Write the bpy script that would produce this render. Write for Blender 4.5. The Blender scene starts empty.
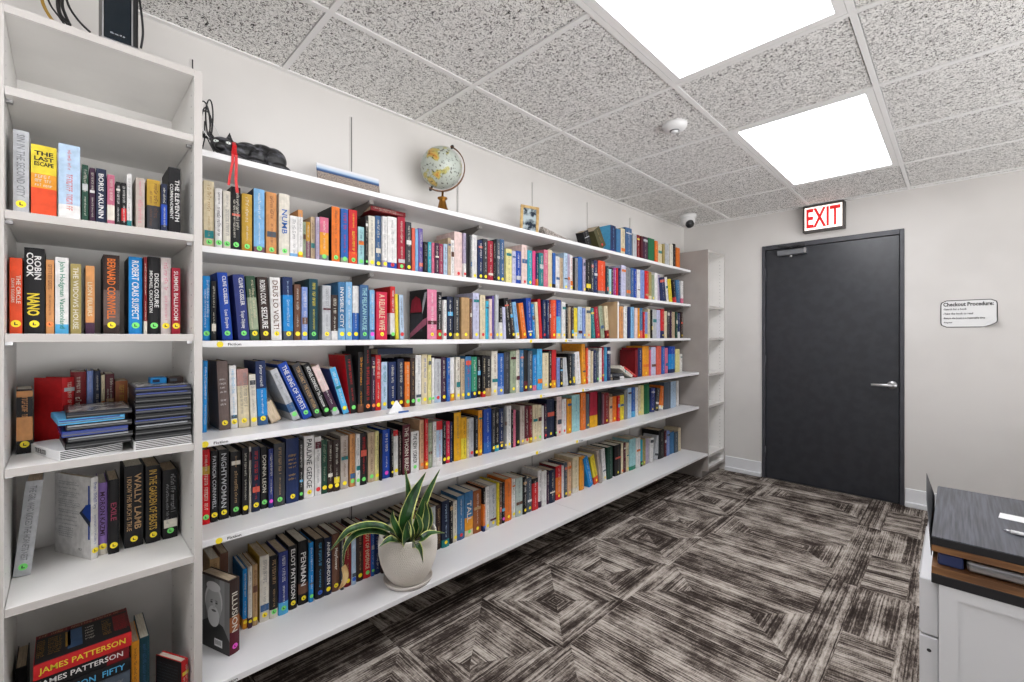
import bpy, math, random
from mathutils import Vector, Matrix, Euler
random.seed(7)
SC = bpy.context.scene
COL = SC.collection

# ------------------------------------------------------------------ camera, world, exposure
CAM_H = 1.236                       # eye height
F_PX, HOR = 446.0, 336.5            # focal length in pixels of the 1024 wide frame, horizon row
YAW = math.atan2(445.0, 446.0)      # the long wall runs along +x, the camera looks between +x and +y
CA, SA = math.cos(YAW), math.sin(YAW)
cam_d = bpy.data.cameras.new('camera')
cam = bpy.data.objects.new('camera', cam_d)
COL.objects.link(cam)
cam_d.sensor_fit = 'HORIZONTAL'
cam_d.sensor_width = 36.0
cam_d.lens = 36.0 * F_PX / 1024.0
cam_d.shift_y = -(341.0 - HOR) / 1024.0
cam_d.clip_start = 0.02
cam.location = (0, 0, CAM_H)
cam.rotation_euler = (math.radians(90), 0, YAW - math.radians(90))
SC.camera = cam
LOW_FILL, SKY_LIGHT = 5.0, 0.4
w = bpy.data.worlds.new('world')
SC.world = w
w.use_nodes = True
# light for the opened unseen side: soft sky above, added ceiling fill below horizon
_n = w.node_tree.nodes; _l = w.node_tree.links
_tc = _n.new('ShaderNodeTexCoord'); _sp = _n.new('ShaderNodeSeparateXYZ'); _mr = _n.new('ShaderNodeMapRange')
_mr.inputs['From Min'].default_value = -0.08; _mr.inputs['From Max'].default_value = 0.05
_mr.inputs['To Min'].default_value = LOW_FILL; _mr.inputs['To Max'].default_value = SKY_LIGHT
_l.new(_tc.outputs['Generated'], _sp.inputs[0]); _l.new(_sp.outputs['Z'], _mr.inputs[0])
_n['Background'].inputs[0].default_value = (1.0, 0.99, 0.985, 1)
_l.new(_mr.outputs[0], _n['Background'].inputs[1])
SC.view_settings.view_transform = 'Standard'
SC.view_settings.look = 'None'
SC.view_settings.gamma = 1.0
SC.view_settings.use_curve_mapping = False
SC.view_settings.exposure = -0.22
PANEL_POWER = 12.0                   # emission of the ceiling light panels

# ------------------------------------------------------------------ room measures (metres)
WALL_Y = 1.92      # long wall behind the shelves
END_X = 4.34       # wall with the door
CEIL = 2.303
RX0, RY0 = -1.95, -1.65    # unseen sides of the room

def on_y(px, py, Y):
    t = (px - 512.0) / F_PX
    Z = Y / (SA - t * CA)
    return Z * (CA + t * SA), CAM_H + (HOR - py) / F_PX * Z
def on_x(px, py, X):
    t = (px - 512.0) / F_PX
    Z = X / (CA + t * SA)
    return Z * (SA - t * CA), CAM_H + (HOR - py) / F_PX * Z

# ---- the books: spine edges as seen along each shelf, top edge, colour bands (top to bottom), lettering, dot, lean | wording
# x0 x1 top bands lettering dot lean | title
ROWS = {}
ROWS['A'] = '''
204 214.5 181 cream tan g
215.5 222.5 188.5 white black g
223.5 231 191 ivory grey g
231.5 241 187 black ivory g
242 252.5 194 gold:6,mustard ivory g
254 265 189 light_blue:7,mauve white g | s=midnight
266.5 277 192.5 tan_orange brown g
279.5 290 194 ivory blue g | NUMB
290.3 298 216 white:7,light_blue grey -
298.3 303 210 tan_orange:1,white:5,amber grey y
303.2 306 222 sage black -
306.2 310.5 222 mustard:1,mauve ivory -
311 315 217 beige brown -
315 319.7 217 lilac grey -
320 328.8 217.5 pink:2,amber:3,grey ivory g
332 340.2 207 orange brown g | s=black
341.3 348.6 209 blue:7,sage red g
349.3 357.6 210 red:3,orange_red yellow g
358.3 364.4 227 aqua - g
364.6 368.4 216 black ivory g
369 375.4 216 ivory grey y
375.8 381.3 216 denim ivory y
382 387.6 216.5 white:5,lilac grey y
388 397.2 217 white:6,royal_blue grey r
398 405.6 217 crimson ivory g
406.3 411.9 222 charcoal ivory y
412 415.4 228 coral - -
415.6 418.4 229 light_blue - -
418.8 423.2 228.5 violet ivory -
423.6 428 242 black grey -
428.2 431.6 242 turquoise - -
431.9 434.6 243 pink - -
434.9 439.2 243 plum ivory -
439.4 443.2 244 rose ivory -
443.5 447.6 244 pale_blue - -
447.9 451 238 beige brown -
451.2 454.4 240 white black -
454.8 462.5 232 pale_pink - r
462.7 466.4 233 lilac:2,white - r
466.6 469.9 234 black - -
470 472.4 236 grey white -
472.6 477.5 235 white lilac y
478 483 240 navy - y
483.5 488 239 charcoal white y
488.3 493.6 241 crimson ivory -
493.8 496 240 black - -
496.2 500.2 239 slate ivory y
500.5 504.7 239.5 denim white y
506 512 249 pale_yellow - -
512.4 516 251 lavender - -
516.2 521 251 royal_blue white -
521.4 527.6 245 pale_pink tan r
528 532.6 250.5 turquoise - y
533 536 251 hot_pink - -
536.2 538.6 254 navy:3,orange - -
538.9 544 253 teal white -
544.2 548.4 250 pink ivory -
548.6 552.6 250 cream - y
552.9 556 253 blue:6,black - -
556.2 560 256.5 white lilac -
560.2 563.4 258 beige brown -
563.6 568 253 pale_blue - y
568.1 570.2 254 lilac - -
570.3 573 255 white red y
573.1 575.4 258 black - -
575.6 578.4 258 grey - -
578.5 582.8 257 blue - -
583 586 259 lilac - y
586.2 591.2 260 black - -
591.4 594 261 charcoal white -
594.2 598 260.5 navy - -
598.5 605.7 261 orange_red:7,grey - -
606 609 266 dark_teal - -
609.1 611.5 269 aqua - y
611.6 614 268 plum - -
614.1 616.4 268 magenta - -
616.5 618.5 268 red - -
618.6 621.2 268 navy - -
621.4 626.2 265.5 lavender grey -
626.4 631 268 grey - -
631.2 634 268 denim ivory -
634.1 637 269 royal_blue - -
637.1 640.6 269.5 white denim -
640.7 644.8 270 periwinkle - -
645 649 271 red - -
649.1 652 272 khaki:5,cream - -
652.2 655 275 sage - y
655.1 658 273 white - -
658.1 660.3 275 lilac - -
661.5 666.8 277.5 navy - - -2
667 669.3 277 white - - -2
670 673 279 yellow - - -2
674 677 280 black:3,red - - -2
677.2 680.6 280 steel_blue - - -1
681 683.8 281 white:3,pink - -
'''
ROWS['B'] = '''
203 210.5 276 azure white g
211.5 216.5 281 black - -
223 233.5 272.5 royal_blue white g -6 | CLIVE CUSSLER  Lost Empire
239 250.3 274.5 indigo white g -6 | CLIVE CUSSLER  Trojan Odyssey
251 260 276 forest:2,sage:3,forest cream y -5
261.3 271.3 277 dark_brown white y -4 | SEIZURE | ROBIN COOK
272 282.3 277.5 white brown y -2 | DEUS LO VOLT!
284 293.8 277 navy:2,azure:4,slate pale_blue y -1
294.7 301 284.5 brown ivory y
302 308 287 periwinkle white y
309.5 318.3 279 dark_teal yellow g
322.8 331.3 285.5 silver grey y
331.8 338 295 dark_brown:4,white ivory -
338.4 345.6 282 steel_blue:4,light_blue white y | INVISIBLE CITY
346 352.6 282 light_blue white y
353 359.2 286 white:1,blue white y
360.5 369 285 denim aqua g | THE PELICAN HOUSE
370 375 290 light_blue white m
376.8 387.6 292 crimson_pink cream y | A RELIABLE WIFE
390.7 395.5 286.5 red:5,white:4,black white g
396 399 294 yellow - - -1
400.3 404.4 295 pale_blue - r -1
427.3 437.2 289.5 rose_pink white y | s=charcoal
437.6 442.2 292 black:4,red white g
442.6 446.8 300 white - r
447.5 453.4 296.5 midnight white y
454.5 460 297 charcoal:6,khaki ivory y
462 470 297.5 tan - y
470.2 472.4 299 brown - -
473 479.6 293 lavender grey y
480.5 485.8 295 cream grey r
486 489 301 cyan - -
489.2 492.3 299 pale_pink - o
492.5 494.4 296 violet - -
494.6 499 295 silver - y
499.4 503 306 black:1,white - y
503.6 506.4 307 lavender - - -1
508 512.4 298 black - - -4
512.7 515.6 300 dark_brown ivory y -4
516.2 520.3 302 light_blue:5,white - y -4
523 527.4 303 orange - y -4
528.4 533.2 298 royal_blue - y -2
533.5 536 304 azure ivory - -2
537 539.8 302 cream - - -2
540 542.8 299 red - - -2
543.2 546.2 300 navy ivory r
546.4 549.6 300 navy - -
549.7 551.2 301 dark_red ivory -
551.4 556.6 300 orange_red - y
556.9 561.2 300 royal_blue:3,sky:3,cream - y
561.4 566 302 white grey y
566.2 568.2 304 black - -
568.7 571.2 307 beige - -
571.5 574.2 306 dark_brown - y
574.4 577.8 308 yellow:4,white - y
578.3 582.6 307 pale_blue - -
582.8 586 308 periwinkle - y
586.3 591.4 307 cream grey o
592.6 596 308 teal - - -2
597 601 307 crimson - o -3
601.8 605.2 306 sage - - -3
606.4 609.8 306 cream:3,dark_red - o -2
619.8 623.5 306.5 tan_orange - -
624 627.5 306 white black -
628 631 307 navy - -
631.2 634.4 307 light_blue - -
635 638 308 pale_pink - -
638.2 640 308 amber - y
640.2 643 308 steel_blue:3,coral - -
643.2 645.4 312 red - -
645.6 648 312 periwinkle:5,yellow - -
648.3 650.6 309 cream - -
650.8 652.8 310 black - -
653 656.9 309.5 silver grey -
657.1 660.6 310 lavender - -
660.8 664.6 309 red:3,navy - y
664.9 667.4 311 cream - -
667.6 670 310 charcoal - -
670.2 672.4 311 plum - -
672.6 675.2 312 beige - -
675.4 678 312 dark_green - -
678.2 680.4 313 navy:3,white - -
680.8 683.2 312 dark_brown - y
'''
ROWS['C'] = '''
202.6 207 361 azure white - 1
220 230.6 361 taupe white y -3 | ~
231.2 238.2 365.5 white sky y -2
239 250.2 369 dusty_pink:2,cream:5 grey y -2
251.2 257.6 374.5 ivory grey y -2
258.6 268.6 361 navy:3,azure:3,denim white y -3
294 301.5 369.5 silver:4,denim:1,silver grey g -24
304.5 314 363 royal_blue white g -27 | THE KING OF TORTS
316 323.8 364 charcoal tan g -24 | TOM CLANCY  THE ENEMY WITHIN
325.8 333 364 black white g -23 | MICHAEL CONNELLY The Scarecrow
334 341.2 366 pale_pink:4,plum:3,silver white g -22
343.5 349.8 368 sky white y -14 | s=indigo
351 357.8 355 black red g -6 | s=bright_red
358.2 364 352 black:6,brown amber -
364.4 371.6 346 black red o
371.9 375.6 357 plum white o
376 381.2 355 red ivory y
381.7 387.8 362 pale_blue teal y
389 396.6 362 navy ivory y
398 404.4 359 midnight:5,maroon ivory y
405.5 410.2 362 orange cream g
411 415.6 358 dark_brown tan g
416 421.7 355 white grey g
422 428 354.5 cream blue y
428.2 431.6 355 pale_yellow grey g
432 434.6 358 white - g
435 441.4 359 silver:5,pale_blue grey r
442 446.4 357 plum ivory y
446.8 450.5 358 blue - -
450.7 454.8 357.5 white:5,amber - y
456.4 460.6 357 ivory - y
461 465 359 beige - y
465.6 471.5 356.5 steel_blue red y
472 477.4 357 sea_green:5,navy ivory y
477.6 481 357 black white y
481.2 486 355.5 black:7,red cream y
486.3 491.3 356 black:4,tan ivory -
492 498 351 ivory brown y
498.4 504.2 353.5 blue:4,periwinkle white y
504.5 510.3 352 charcoal grey -
510.8 516.5 351 sage black y
516.7 520 350 ivory - -
520.2 524 350 steel_blue - -
524.2 528 350 black:3,maroon - y
528.3 533 351 slate ivory y
533.5 537 355 azure:6,pink white -
537.3 542.6 349 sky - -
543 549 353 cream brown y
549.3 552 351 dark_brown - y
552.3 556.6 350 red:4,amber - y
557 560 358 periwinkle - -
560.3 563 358 black ivory y
563.6 568.5 358 silver grey - -2
568.8 572 354 black ivory y
572.2 575.6 354 slate ivory y
576.4 581.6 352 white - - -2
582 586.4 344 amber - y -1
586.6 588.6 348 orange_red - -
588.8 590.8 350 white - -
591 593.6 351 cream - -
593.8 596.5 350 navy - -
596.7 599.2 351 slate - g
599.4 602.2 348 white - y
602.4 604.4 347 crimson - -
604.6 607 347 sky - -
607.3 611 347 navy ivory -
635.6 637.9 350 dark_red - -
638.2 642.6 348 navy white - | s=crimson
643 649.2 346 amber - y
649.5 651.4 350 pink - -
651.6 656.2 347 lavender grey -
656.6 661.6 346 coral - -
662 665.2 347 blue - -
665.5 668.2 348 pink - -
669 675.2 346.5 royal_blue:2,azure:4,navy - -
676 680 349 pale_yellow black -
680.2 682.4 354 white - -
'''
ROWS['D'] = '''
202 210.3 450 bright_red:2,gold:1,bright_red:6 - g
211 218.2 451 black silver y | PATRICIA CORNWELL
219 229.3 450 black silver y | NIGHTWOMAN
231 241.2 452 black tan g
242.6 248.8 448 black ivory y
249.2 251.5 447 ivory - -
251.8 260.4 447 midnight red y
261 268.2 447 black ivory g | DONNA LEON
268.6 273.6 449 indigo white m
274.6 285.4 443.5 charcoal tan g
286.4 299.2 438.5 navy gold y | ~
299.5 303.4 440 black white g
304.5 314.5 436 white black y | PAULINE GEDGE
315 321.6 437 white grey r
321.8 327.6 440 dark_green sage y
328 333.2 441 dark_brown ivory y
333.8 340.2 440 dark_brown ivory y
341 348.6 436 taupe_white brown y
350 355.4 434 tan_orange - g
355.7 360.3 434 white black g
360.6 367.2 433 black red g
368.4 375.2 432.5 beige brown g
375.5 379.2 431.5 pale_yellow - y
379.6 382.4 434 black - -
383 390.3 429.5 royal_blue white m
390.6 393.7 430 black ivory y
394 398.6 430.5 red:1,white:7 - y
399 401.6 432 dark_brown - -
402 410.6 425 maroon ivory - | s=black | THE THORN BIRDS
411.3 419 431.5 white black g | THE NEW YORKER
420 424.2 420 peach brown o
424.5 428.5 419.5 red:5,orange - y
428.7 432.5 423 sage ivory -
432.7 436.7 422 white black -
437 442.8 421 red:1,pale_blue:3,white red -
443 446.4 422 black white y
446.7 450.2 421.5 crimson_pink ivory y
450.5 452.6 422 navy - -
454.4 461.4 412.5 golden_yellow - - | s=black
461.6 467 417.5 golden_yellow:1,yellow black -
467.3 469.3 419 cream - -
469.6 474.2 418 silver:6,lilac grey r
474.5 478.4 416 black silver y
478.7 482.6 410.5 amber - y
484 491.8 409 royal_blue:3,blue pale_blue -
492.2 495.2 410 charcoal - y
495.5 499.5 409 black:6,turquoise ivory y
499.8 503.8 408.5 navy white y
504 507 406 grey - y
507.2 511.6 406 white - y
512 513.6 410 black - -
513.8 516 410 pink - -
516.4 520.2 411 black - y
520.5 525 406 taupe_white brown y
525.2 529.2 406 maroon:6,cream ivory r
529.5 532.8 406 dark_red:6,gold ivory y
533.2 538 405 cream brown y
538.3 542 405 cream grey g
542.2 544.2 406 white - -
544.4 546.8 404 plum - r
547.2 554.8 399 midnight slate y
555.2 557 401 black - g
557.4 562 397 pale_pink plum r
562.4 566.8 399 white red r
567.6 572 399 amber black y
572.5 580.2 395 aqua steel_blue -
580.5 586.2 393 orange - -
586.5 589.8 394 slate - y
590.3 597.8 392 crimson:2,golden_yellow black -
598.4 602 392 black - -
602.3 604.4 394 mauve - -
604.7 609.2 393 dark_red - y
609.5 612.6 397 peach - -
612.8 616.6 396 orange - y
617 620.2 396 red - -
620.5 624 395 yellow - y
624.4 628 390 grey black -
628.2 631.8 388 pale_blue teal -
632 635.6 387.5 blue:4,sky - -
635.9 638.5 387.5 white - -
638.8 641 385.5 cream - y
641.2 644.2 385.5 pale_yellow - -
644.5 649.8 384 green - -
650.5 654.4 388 indigo - y 1
655 658.4 388 charcoal - y 2
659 663.4 386 orange:5,white - y 2
664.6 671 382 slate - -
671.3 676.3 381.5 pale_blue - -
677 679.2 381 white - -
'''
ROWS['E'] = '''
243 247.6 569 azure:5,amber ivory y
247.9 252.4 567 ivory:5,plum grey y
252.8 257.8 565 tan brown y
260 269.6 556 ivory grey y | s=gold
270 278.2 556 black:6,ivory tan g
279 288.6 552 indigo:4,sky white g
289.3 297.4 546 black white y | ELIOT PATTISON
298.8 308.6 541 black:4,brown:1,black white y | PENMAN
309 313.8 543 azure white g
315.8 324.6 539 black sky b
325 332 538 midnight white y | ANNA QUINDLEN
332.4 340 534 brown ivory y | Mayflower
340.6 344.2 534 charcoal - -
344.8 351.6 532 dark_red tan y
352 356.3 534 pale_blue white b
357 363.6 528 dark_brown tan y
364 371.2 528 red cream g | BODY OF EVIDENCE
371.5 374.6 528 blue - g
375 380.4 527 navy ivory -
381 386 524 dark_brown tan -
386.4 392 522 slate ivory -
392.4 398 519 brown ivory -
398.4 404 517 dark_green ivory -
404.4 410.2 514 dark_brown - -
410.6 416 512 tan brown -
416.4 422.2 510 black ivory -
422.6 430 508 brown tan -
430.4 436 507 silver grey -
436.4 441.4 505 dark_brown tan -
442.4 449.8 501 midnight:5,teal pale_blue y
450.2 453.4 502 black ivory -
453.6 457.4 501 ivory - y
457.7 465 496 steel_blue:6,denim - r
465.4 473.4 492 steel_blue:4,amber:2,cream ivory g | TALL
473.7 481.6 490.5 sienna - y
482 485.7 488 black:3,orange:4,navy - b
486 489.6 487 white navy y
489.9 496.8 485 silver navy y
497.1 499.6 483 yellow black y
499.9 502 484 brown - -
502.2 505.2 483 black grey m
505.5 512 479 orange brown y
512.3 515.6 479 white black y
516 523 478 pale_grey_green grey y
523.4 527.2 477 black white y
527.6 532.2 478 slate ivory y
532.5 538.3 478.5 black:1,red:6 white -
538.5 542 470.5 white:5,plum - -
542.2 547 471 white grey -
547.2 549.4 472 plum ivory -
549.8 555.5 470 midnight ivory -
556 562 466 red:2,orange:3,red white y | s=dark_red
562.2 564.2 466 white red -
564.5 567.6 463 slate ivory y
567.9 571.7 462 peach - y
573 579.2 457 cream:6,ivory black -
580 584.4 456.5 amber - -
589.6 594 457.5 azure white - -6
595 599.4 456 yellow:3,orange_red - y -5
600 603 451 taupe_white - - -4
603.6 607 449 white black y -2
607.8 613 447 dark_green grey -
615 621.2 445 black brown y
621.4 623.6 443 cream - o
623.8 626.3 443 maroon ivory -
626.5 629.2 443 cream - y
629.8 636 439 aqua:7,sea_green - -
636.5 640.8 438 white - -
641 643 440 turquoise:4,black - g
643.2 646 439 khaki - y
646.2 649 439 lilac - -
649.4 653 438 white - - 1
654 657.8 435.5 silver grey - 3
659.2 664.6 430 black - -
664.9 667 431 maroon - -
667.2 670 431 periwinkle ivory -
670.2 674 432 steel_blue - -
674.2 678.4 432 slate ivory -
678.6 681.2 428 cream - -
'''
ROWS['T'] = '''
586.6 592.6 231 black grey - -4
600.6 608.4 228.5 olive tan r -8
610.8 616.2 225.6 navy:6,indigo light_blue - | s=sky
616.5 620.8 229 steel_blue - -
621.2 625.4 228.5 cream brown -
625.8 632.2 228 denim white -
633 636.8 234 silver - -
637 640 235 dark_red ivory -
640.3 643 236 maroon - -
643.3 648 237 plum ivory -
648.4 654.6 238.5 green - -
654.9 658 241 orange:6,orange_red - -
658.3 662 244 cream sage -
662.3 665 244 khaki - -
665.3 669 244 silver - -
669.3 673.4 244 ivory grey -
673.7 676 244 black - -
676.3 680 248 orange brown -
'''
ROWS['L1'] = '''
13 29.5 130.5 silver grey y | SIN IN THE SECOND CITY
31 57 146 yellow:4,amber:2,orange_red:4 black - | THE^LAST^ESCAPE
58.5 80.5 145 pale_blue:4,white coral -
82 88.6 165 dark_green ivory -
89.5 95.6 168 plum ivory -
96.2 106.6 169 midnight white - | BORIS AKUNIN
107.4 115 175 dusty_rose:6,ivory:3,dusty_rose ivory -
115.8 121 182 black white -
121.3 126.8 183 black:4,red:2,black white -
127 132 174 white:6,teal grey -
136 145 178 taupe_white pink -
147 160.4 180 gold:1,charcoal - -
161 167.6 184 midnight:3,royal_blue:3,midnight - -
168.6 181 168 black white - | THE ELEVENTH | COMMANDMENT
'''
ROWS['L2'] = '''
9.5 22.6 258 orange_red ivory y | THE CIRCLE | DAVE EGGERS
24 45 248 black white y | NANO | ROBIN COOK
46 54.4 260 tan_orange brown o
55.2 69 257.5 white:7,sky sea_green - | John Hodgman Vacationland
70.6 81.6 264 khaki ivory - | THE WIDOWS HOUSE
85.6 95 266 tan_orange:5,plum cream - | LION FEUERS
103.5 120 255 dark_brown:4,taupe:4,dark_brown orange y | s=black | BERNARD CORNWELL
128.8 142.6 257 azure white g | s=black | ROBERT CRAIS SUSPECT
144 147.4 257 dark_red:5,ivory - -
148 160.6 257 black white g | DISCLOSURE | MICHAEL CRICHTON
161 171 258 dusty_white pink y
172 180.6 268 crimson white y | SUMMER BALLROOM
'''
ROWS['L4'] = '''
12.5 31 481 silver grey g 13 | THE GIRL WHO KICKED THE HORNETS NEST
98 107.8 483 lavender_purple:6,ivory plum y | MORON KAZMI
108.4 119.6 480 black rose y | EXILE
124.5 143.8 466 black tan y | WALLY LAMB | I KNOW THIS MUCH IS TRUE
146 161 466 black gold y | IN THE GARDEN OF BEASTS
163 178.2 470 black grey g
'''
ROWS['L3'] = '''
70.5 86.6 372 dark_red ivory -
87 93.6 371 periwinkle lavender -
93.8 101 371 midnight ivory -
101.3 105 375 cream - -
105.3 114.6 374 maroon ivory -
115.5 128 381 sienna gold -
'''
ROW_INFO = {  # shelf top z, spine plane y, phrase, group
 'A': (1.523, 1.735, 'uppermost long book row', 'books in the uppermost long row'),
 'B': (1.222, 1.735, 'second long row', 'books in the second long row'),
 'C': (0.922, 1.738, 'third long row', 'books in the third long row'),
 'D': (0.620, 1.745, 'fourth long row', 'books in the fourth long row'),
 'E': (0.221, 1.745, 'lowest long row', 'books in the lowest long row'),
 'T': (1.826, 1.725, 'top of the long shelves', 'books on top of the long shelves'),
 'L1': (1.525, 1.560, 'left bookcase top row', 'books in the top row of the left bookcase'),
 'L2': (1.2425, 1.600, 'left bookcase second row', 'books in the second row of the left bookcase'),
 'L3': (0.9335, 1.740, 'left bookcase behind the disc cases', 'books behind the disc cases'),
 'L4': (0.615, 1.712, 'left bookcase fourth row', 'books in the fourth row of the left bookcase'),
}
PAL = {k: tuple(int(v[i:i+2], 16) for i in (0, 2, 4)) for k, v in (p.split('=') for p in '''
cream=ddcfae white=e4e2e0 ivory=dcd6c8 black=1b1a1c gold=c09a3a mustard=b98a2c light_blue=7fb2dc mauve=7d5866 tan_orange=d0925a
blue=2d62b0 amber=e79a2c sage=9aa68c beige=bfa98c lilac=b3a6be pink=d9708c grey=86878a orange=e2762c red=c8282c orange_red=e2502a
aqua=9fcfd3 denim=3f628e royal_blue=1f47a6 crimson=a61f36 charcoal=3c3d42 coral=d8614f violet=6b5aa0 turquoise=2fa2b4 plum=44283f
rose=9c3857 pale_blue=b4cbe2 pale_pink=e6ccc6 navy=1f2f5a slate=4f5964 pale_yellow=e2d894 lavender=c3c3de hot_pink=dc4a82 teal=1f7c80
dark_teal=1c4450 magenta=a8388c periwinkle=7f95cf khaki=a3935a yellow=e6cf3a steel_blue=3f74a0 azure=1f86cc indigo=2f3a78 forest=34503c
dark_brown=3a2c28 brown=6a4838 silver=bcbec2 tan=b8956a crimson_pink=d42c4c rose_pink=dc84a0 midnight=1f2840 cyan=3fb4d2 dark_red=7a1a20
sky=55aede dark_green=24483a taupe=6a5a56 dusty_pink=b48a82 maroon=581c28 sea_green=2f8a6c bright_red=d4101c taupe_white=b8aca2
golden_yellow=e2a81c peach=dcb08a green=1f6a44 sienna=9a5a34 pale_grey_green=b6c2bc olive=4f4c30 dusty_rose=b8647c dusty_white=d6cbc8
lavender_purple=8a6cb0'''.split())}

# ------------------------------------------------------------------ materials
def lin(c):
    return tuple(((v / 255.0) / 12.92) if v / 255.0 <= 0.04045 else ((v / 255.0 + 0.055) / 1.055) ** 2.4 for v in c) + (1.0,)
MATS = {}
def mat(name, rgb, rough=0.5, metal=0.0, emit=0.0, spec=0.5):
    if name in MATS:
        return MATS[name]
    m = bpy.data.materials.new(name)
    m.use_nodes = True
    b = m.node_tree.nodes['Principled BSDF']
    b.inputs['Base Color'].default_value = lin(rgb)
    b.inputs['Roughness'].default_value = rough
    b.inputs['Metallic'].default_value = metal
    b.inputs['Specular IOR Level'].default_value = spec
    if emit:
        b.inputs['Emission Color'].default_value = lin(rgb)
        b.inputs['Emission Strength'].default_value = emit
    MATS[name] = m
    return m
def nodes_of(m):
    nt = m.node_tree
    return nt, nt.nodes, nt.links, nt.nodes['Principled BSDF']
def noise_mat(name, c1, c2, scale=6.0, lo=0.4, hi=0.6, rough=0.6, bump=0.0, stretch=(1, 1, 1), coord='Object', detail=3.0):
    if name in MATS:
        return MATS[name]
    m = mat(name, c1, rough)
    nt, N, L, b = nodes_of(m)
    tc = N.new('ShaderNodeTexCoord'); mp = N.new('ShaderNodeMapping'); nz = N.new('ShaderNodeTexNoise'); cr = N.new('ShaderNodeValToRGB')
    mp.inputs['Scale'].default_value = stretch
    nz.inputs['Scale'].default_value = scale; nz.inputs['Detail'].default_value = detail
    cr.color_ramp.elements[0].position = lo; cr.color_ramp.elements[1].position = hi
    cr.color_ramp.elements[0].color = lin(c1); cr.color_ramp.elements[1].color = lin(c2)
    L.new(tc.outputs[coord], mp.inputs['Vector']); L.new(mp.outputs[0], nz.inputs['Vector'])
    L.new(nz.outputs['Fac'], cr.inputs['Fac']); L.new(cr.outputs['Color'], b.inputs['Base Color'])
    if bump:
        bp = N.new('ShaderNodeBump'); bp.inputs['Strength'].default_value = bump; bp.inputs['Distance'].default_value = 0.002
        L.new(nz.outputs['Fac'], bp.inputs['Height']); L.new(bp.outputs[0], b.inputs['Normal'])
    return m
def pal(name):
    rgb = PAL[name]
    m = noise_mat('book cloth ' + name, tuple(int(v * 0.86) for v in rgb), tuple(min(255, int(v * 0.97)) for v in rgb),
                     scale=55, lo=0.3, hi=0.7, rough=0.45)
    m.node_tree.nodes['Principled BSDF'].inputs['Specular IOR Level'].default_value = 0.22
    return m

M_LAM = noise_mat('white laminate', (232, 230, 227), (238, 236, 233), scale=5, rough=0.38)
M_LAMG = noise_mat('greige laminate', (150, 143, 138), (158, 151, 146), scale=4, rough=0.5)
M_EDGE = mat('laminate edge', (226, 222, 218), 0.4)
M_EDGEDIM = mat('dimmed greige edge', (186, 181, 177), 0.45)  # front edges coloured darker to tone down the light they catch
M_WALL = noise_mat('painted wall', (206, 203, 200), (212, 209, 206), scale=2.0, rough=0.85, bump=0.05)
M_TRIM = mat('white trim paint', (226, 227, 230), 0.35)
M_STEEL = mat('brushed steel', (190, 190, 192), 0.3, 1.0)
M_STEELD = mat('dark steel', (70, 70, 72), 0.4, 0.8)
M_BLACK = mat('black plastic', (20, 20, 22), 0.4)
M_BLACKG = mat('glossy black plastic', (14, 16, 20), 0.12)
M_PAGEA = noise_mat('aged page edges', (176, 158, 134), (198, 180, 154), scale=60, rough=0.9, stretch=(8, 0.6, 0.6))
M_PAGEB = noise_mat('white page edges', (214, 206, 190), (228, 222, 208), scale=60, rough=0.9, stretch=(8, 0.6, 0.6))
DOTS = {k: mat('dot ' + n, c, 0.5) for k, n, c in (('y', 'yellow', (238, 214, 24)), ('g', 'green', (112, 214, 104)), ('r', 'red', (206, 40, 44)),
        ('m', 'magenta', (222, 70, 190)), ('o', 'orange', (236, 128, 62)), ('b', 'blue', (40, 90, 190)))}
M_INK = mat('black ink', (18, 18, 18), 0.6)

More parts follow.
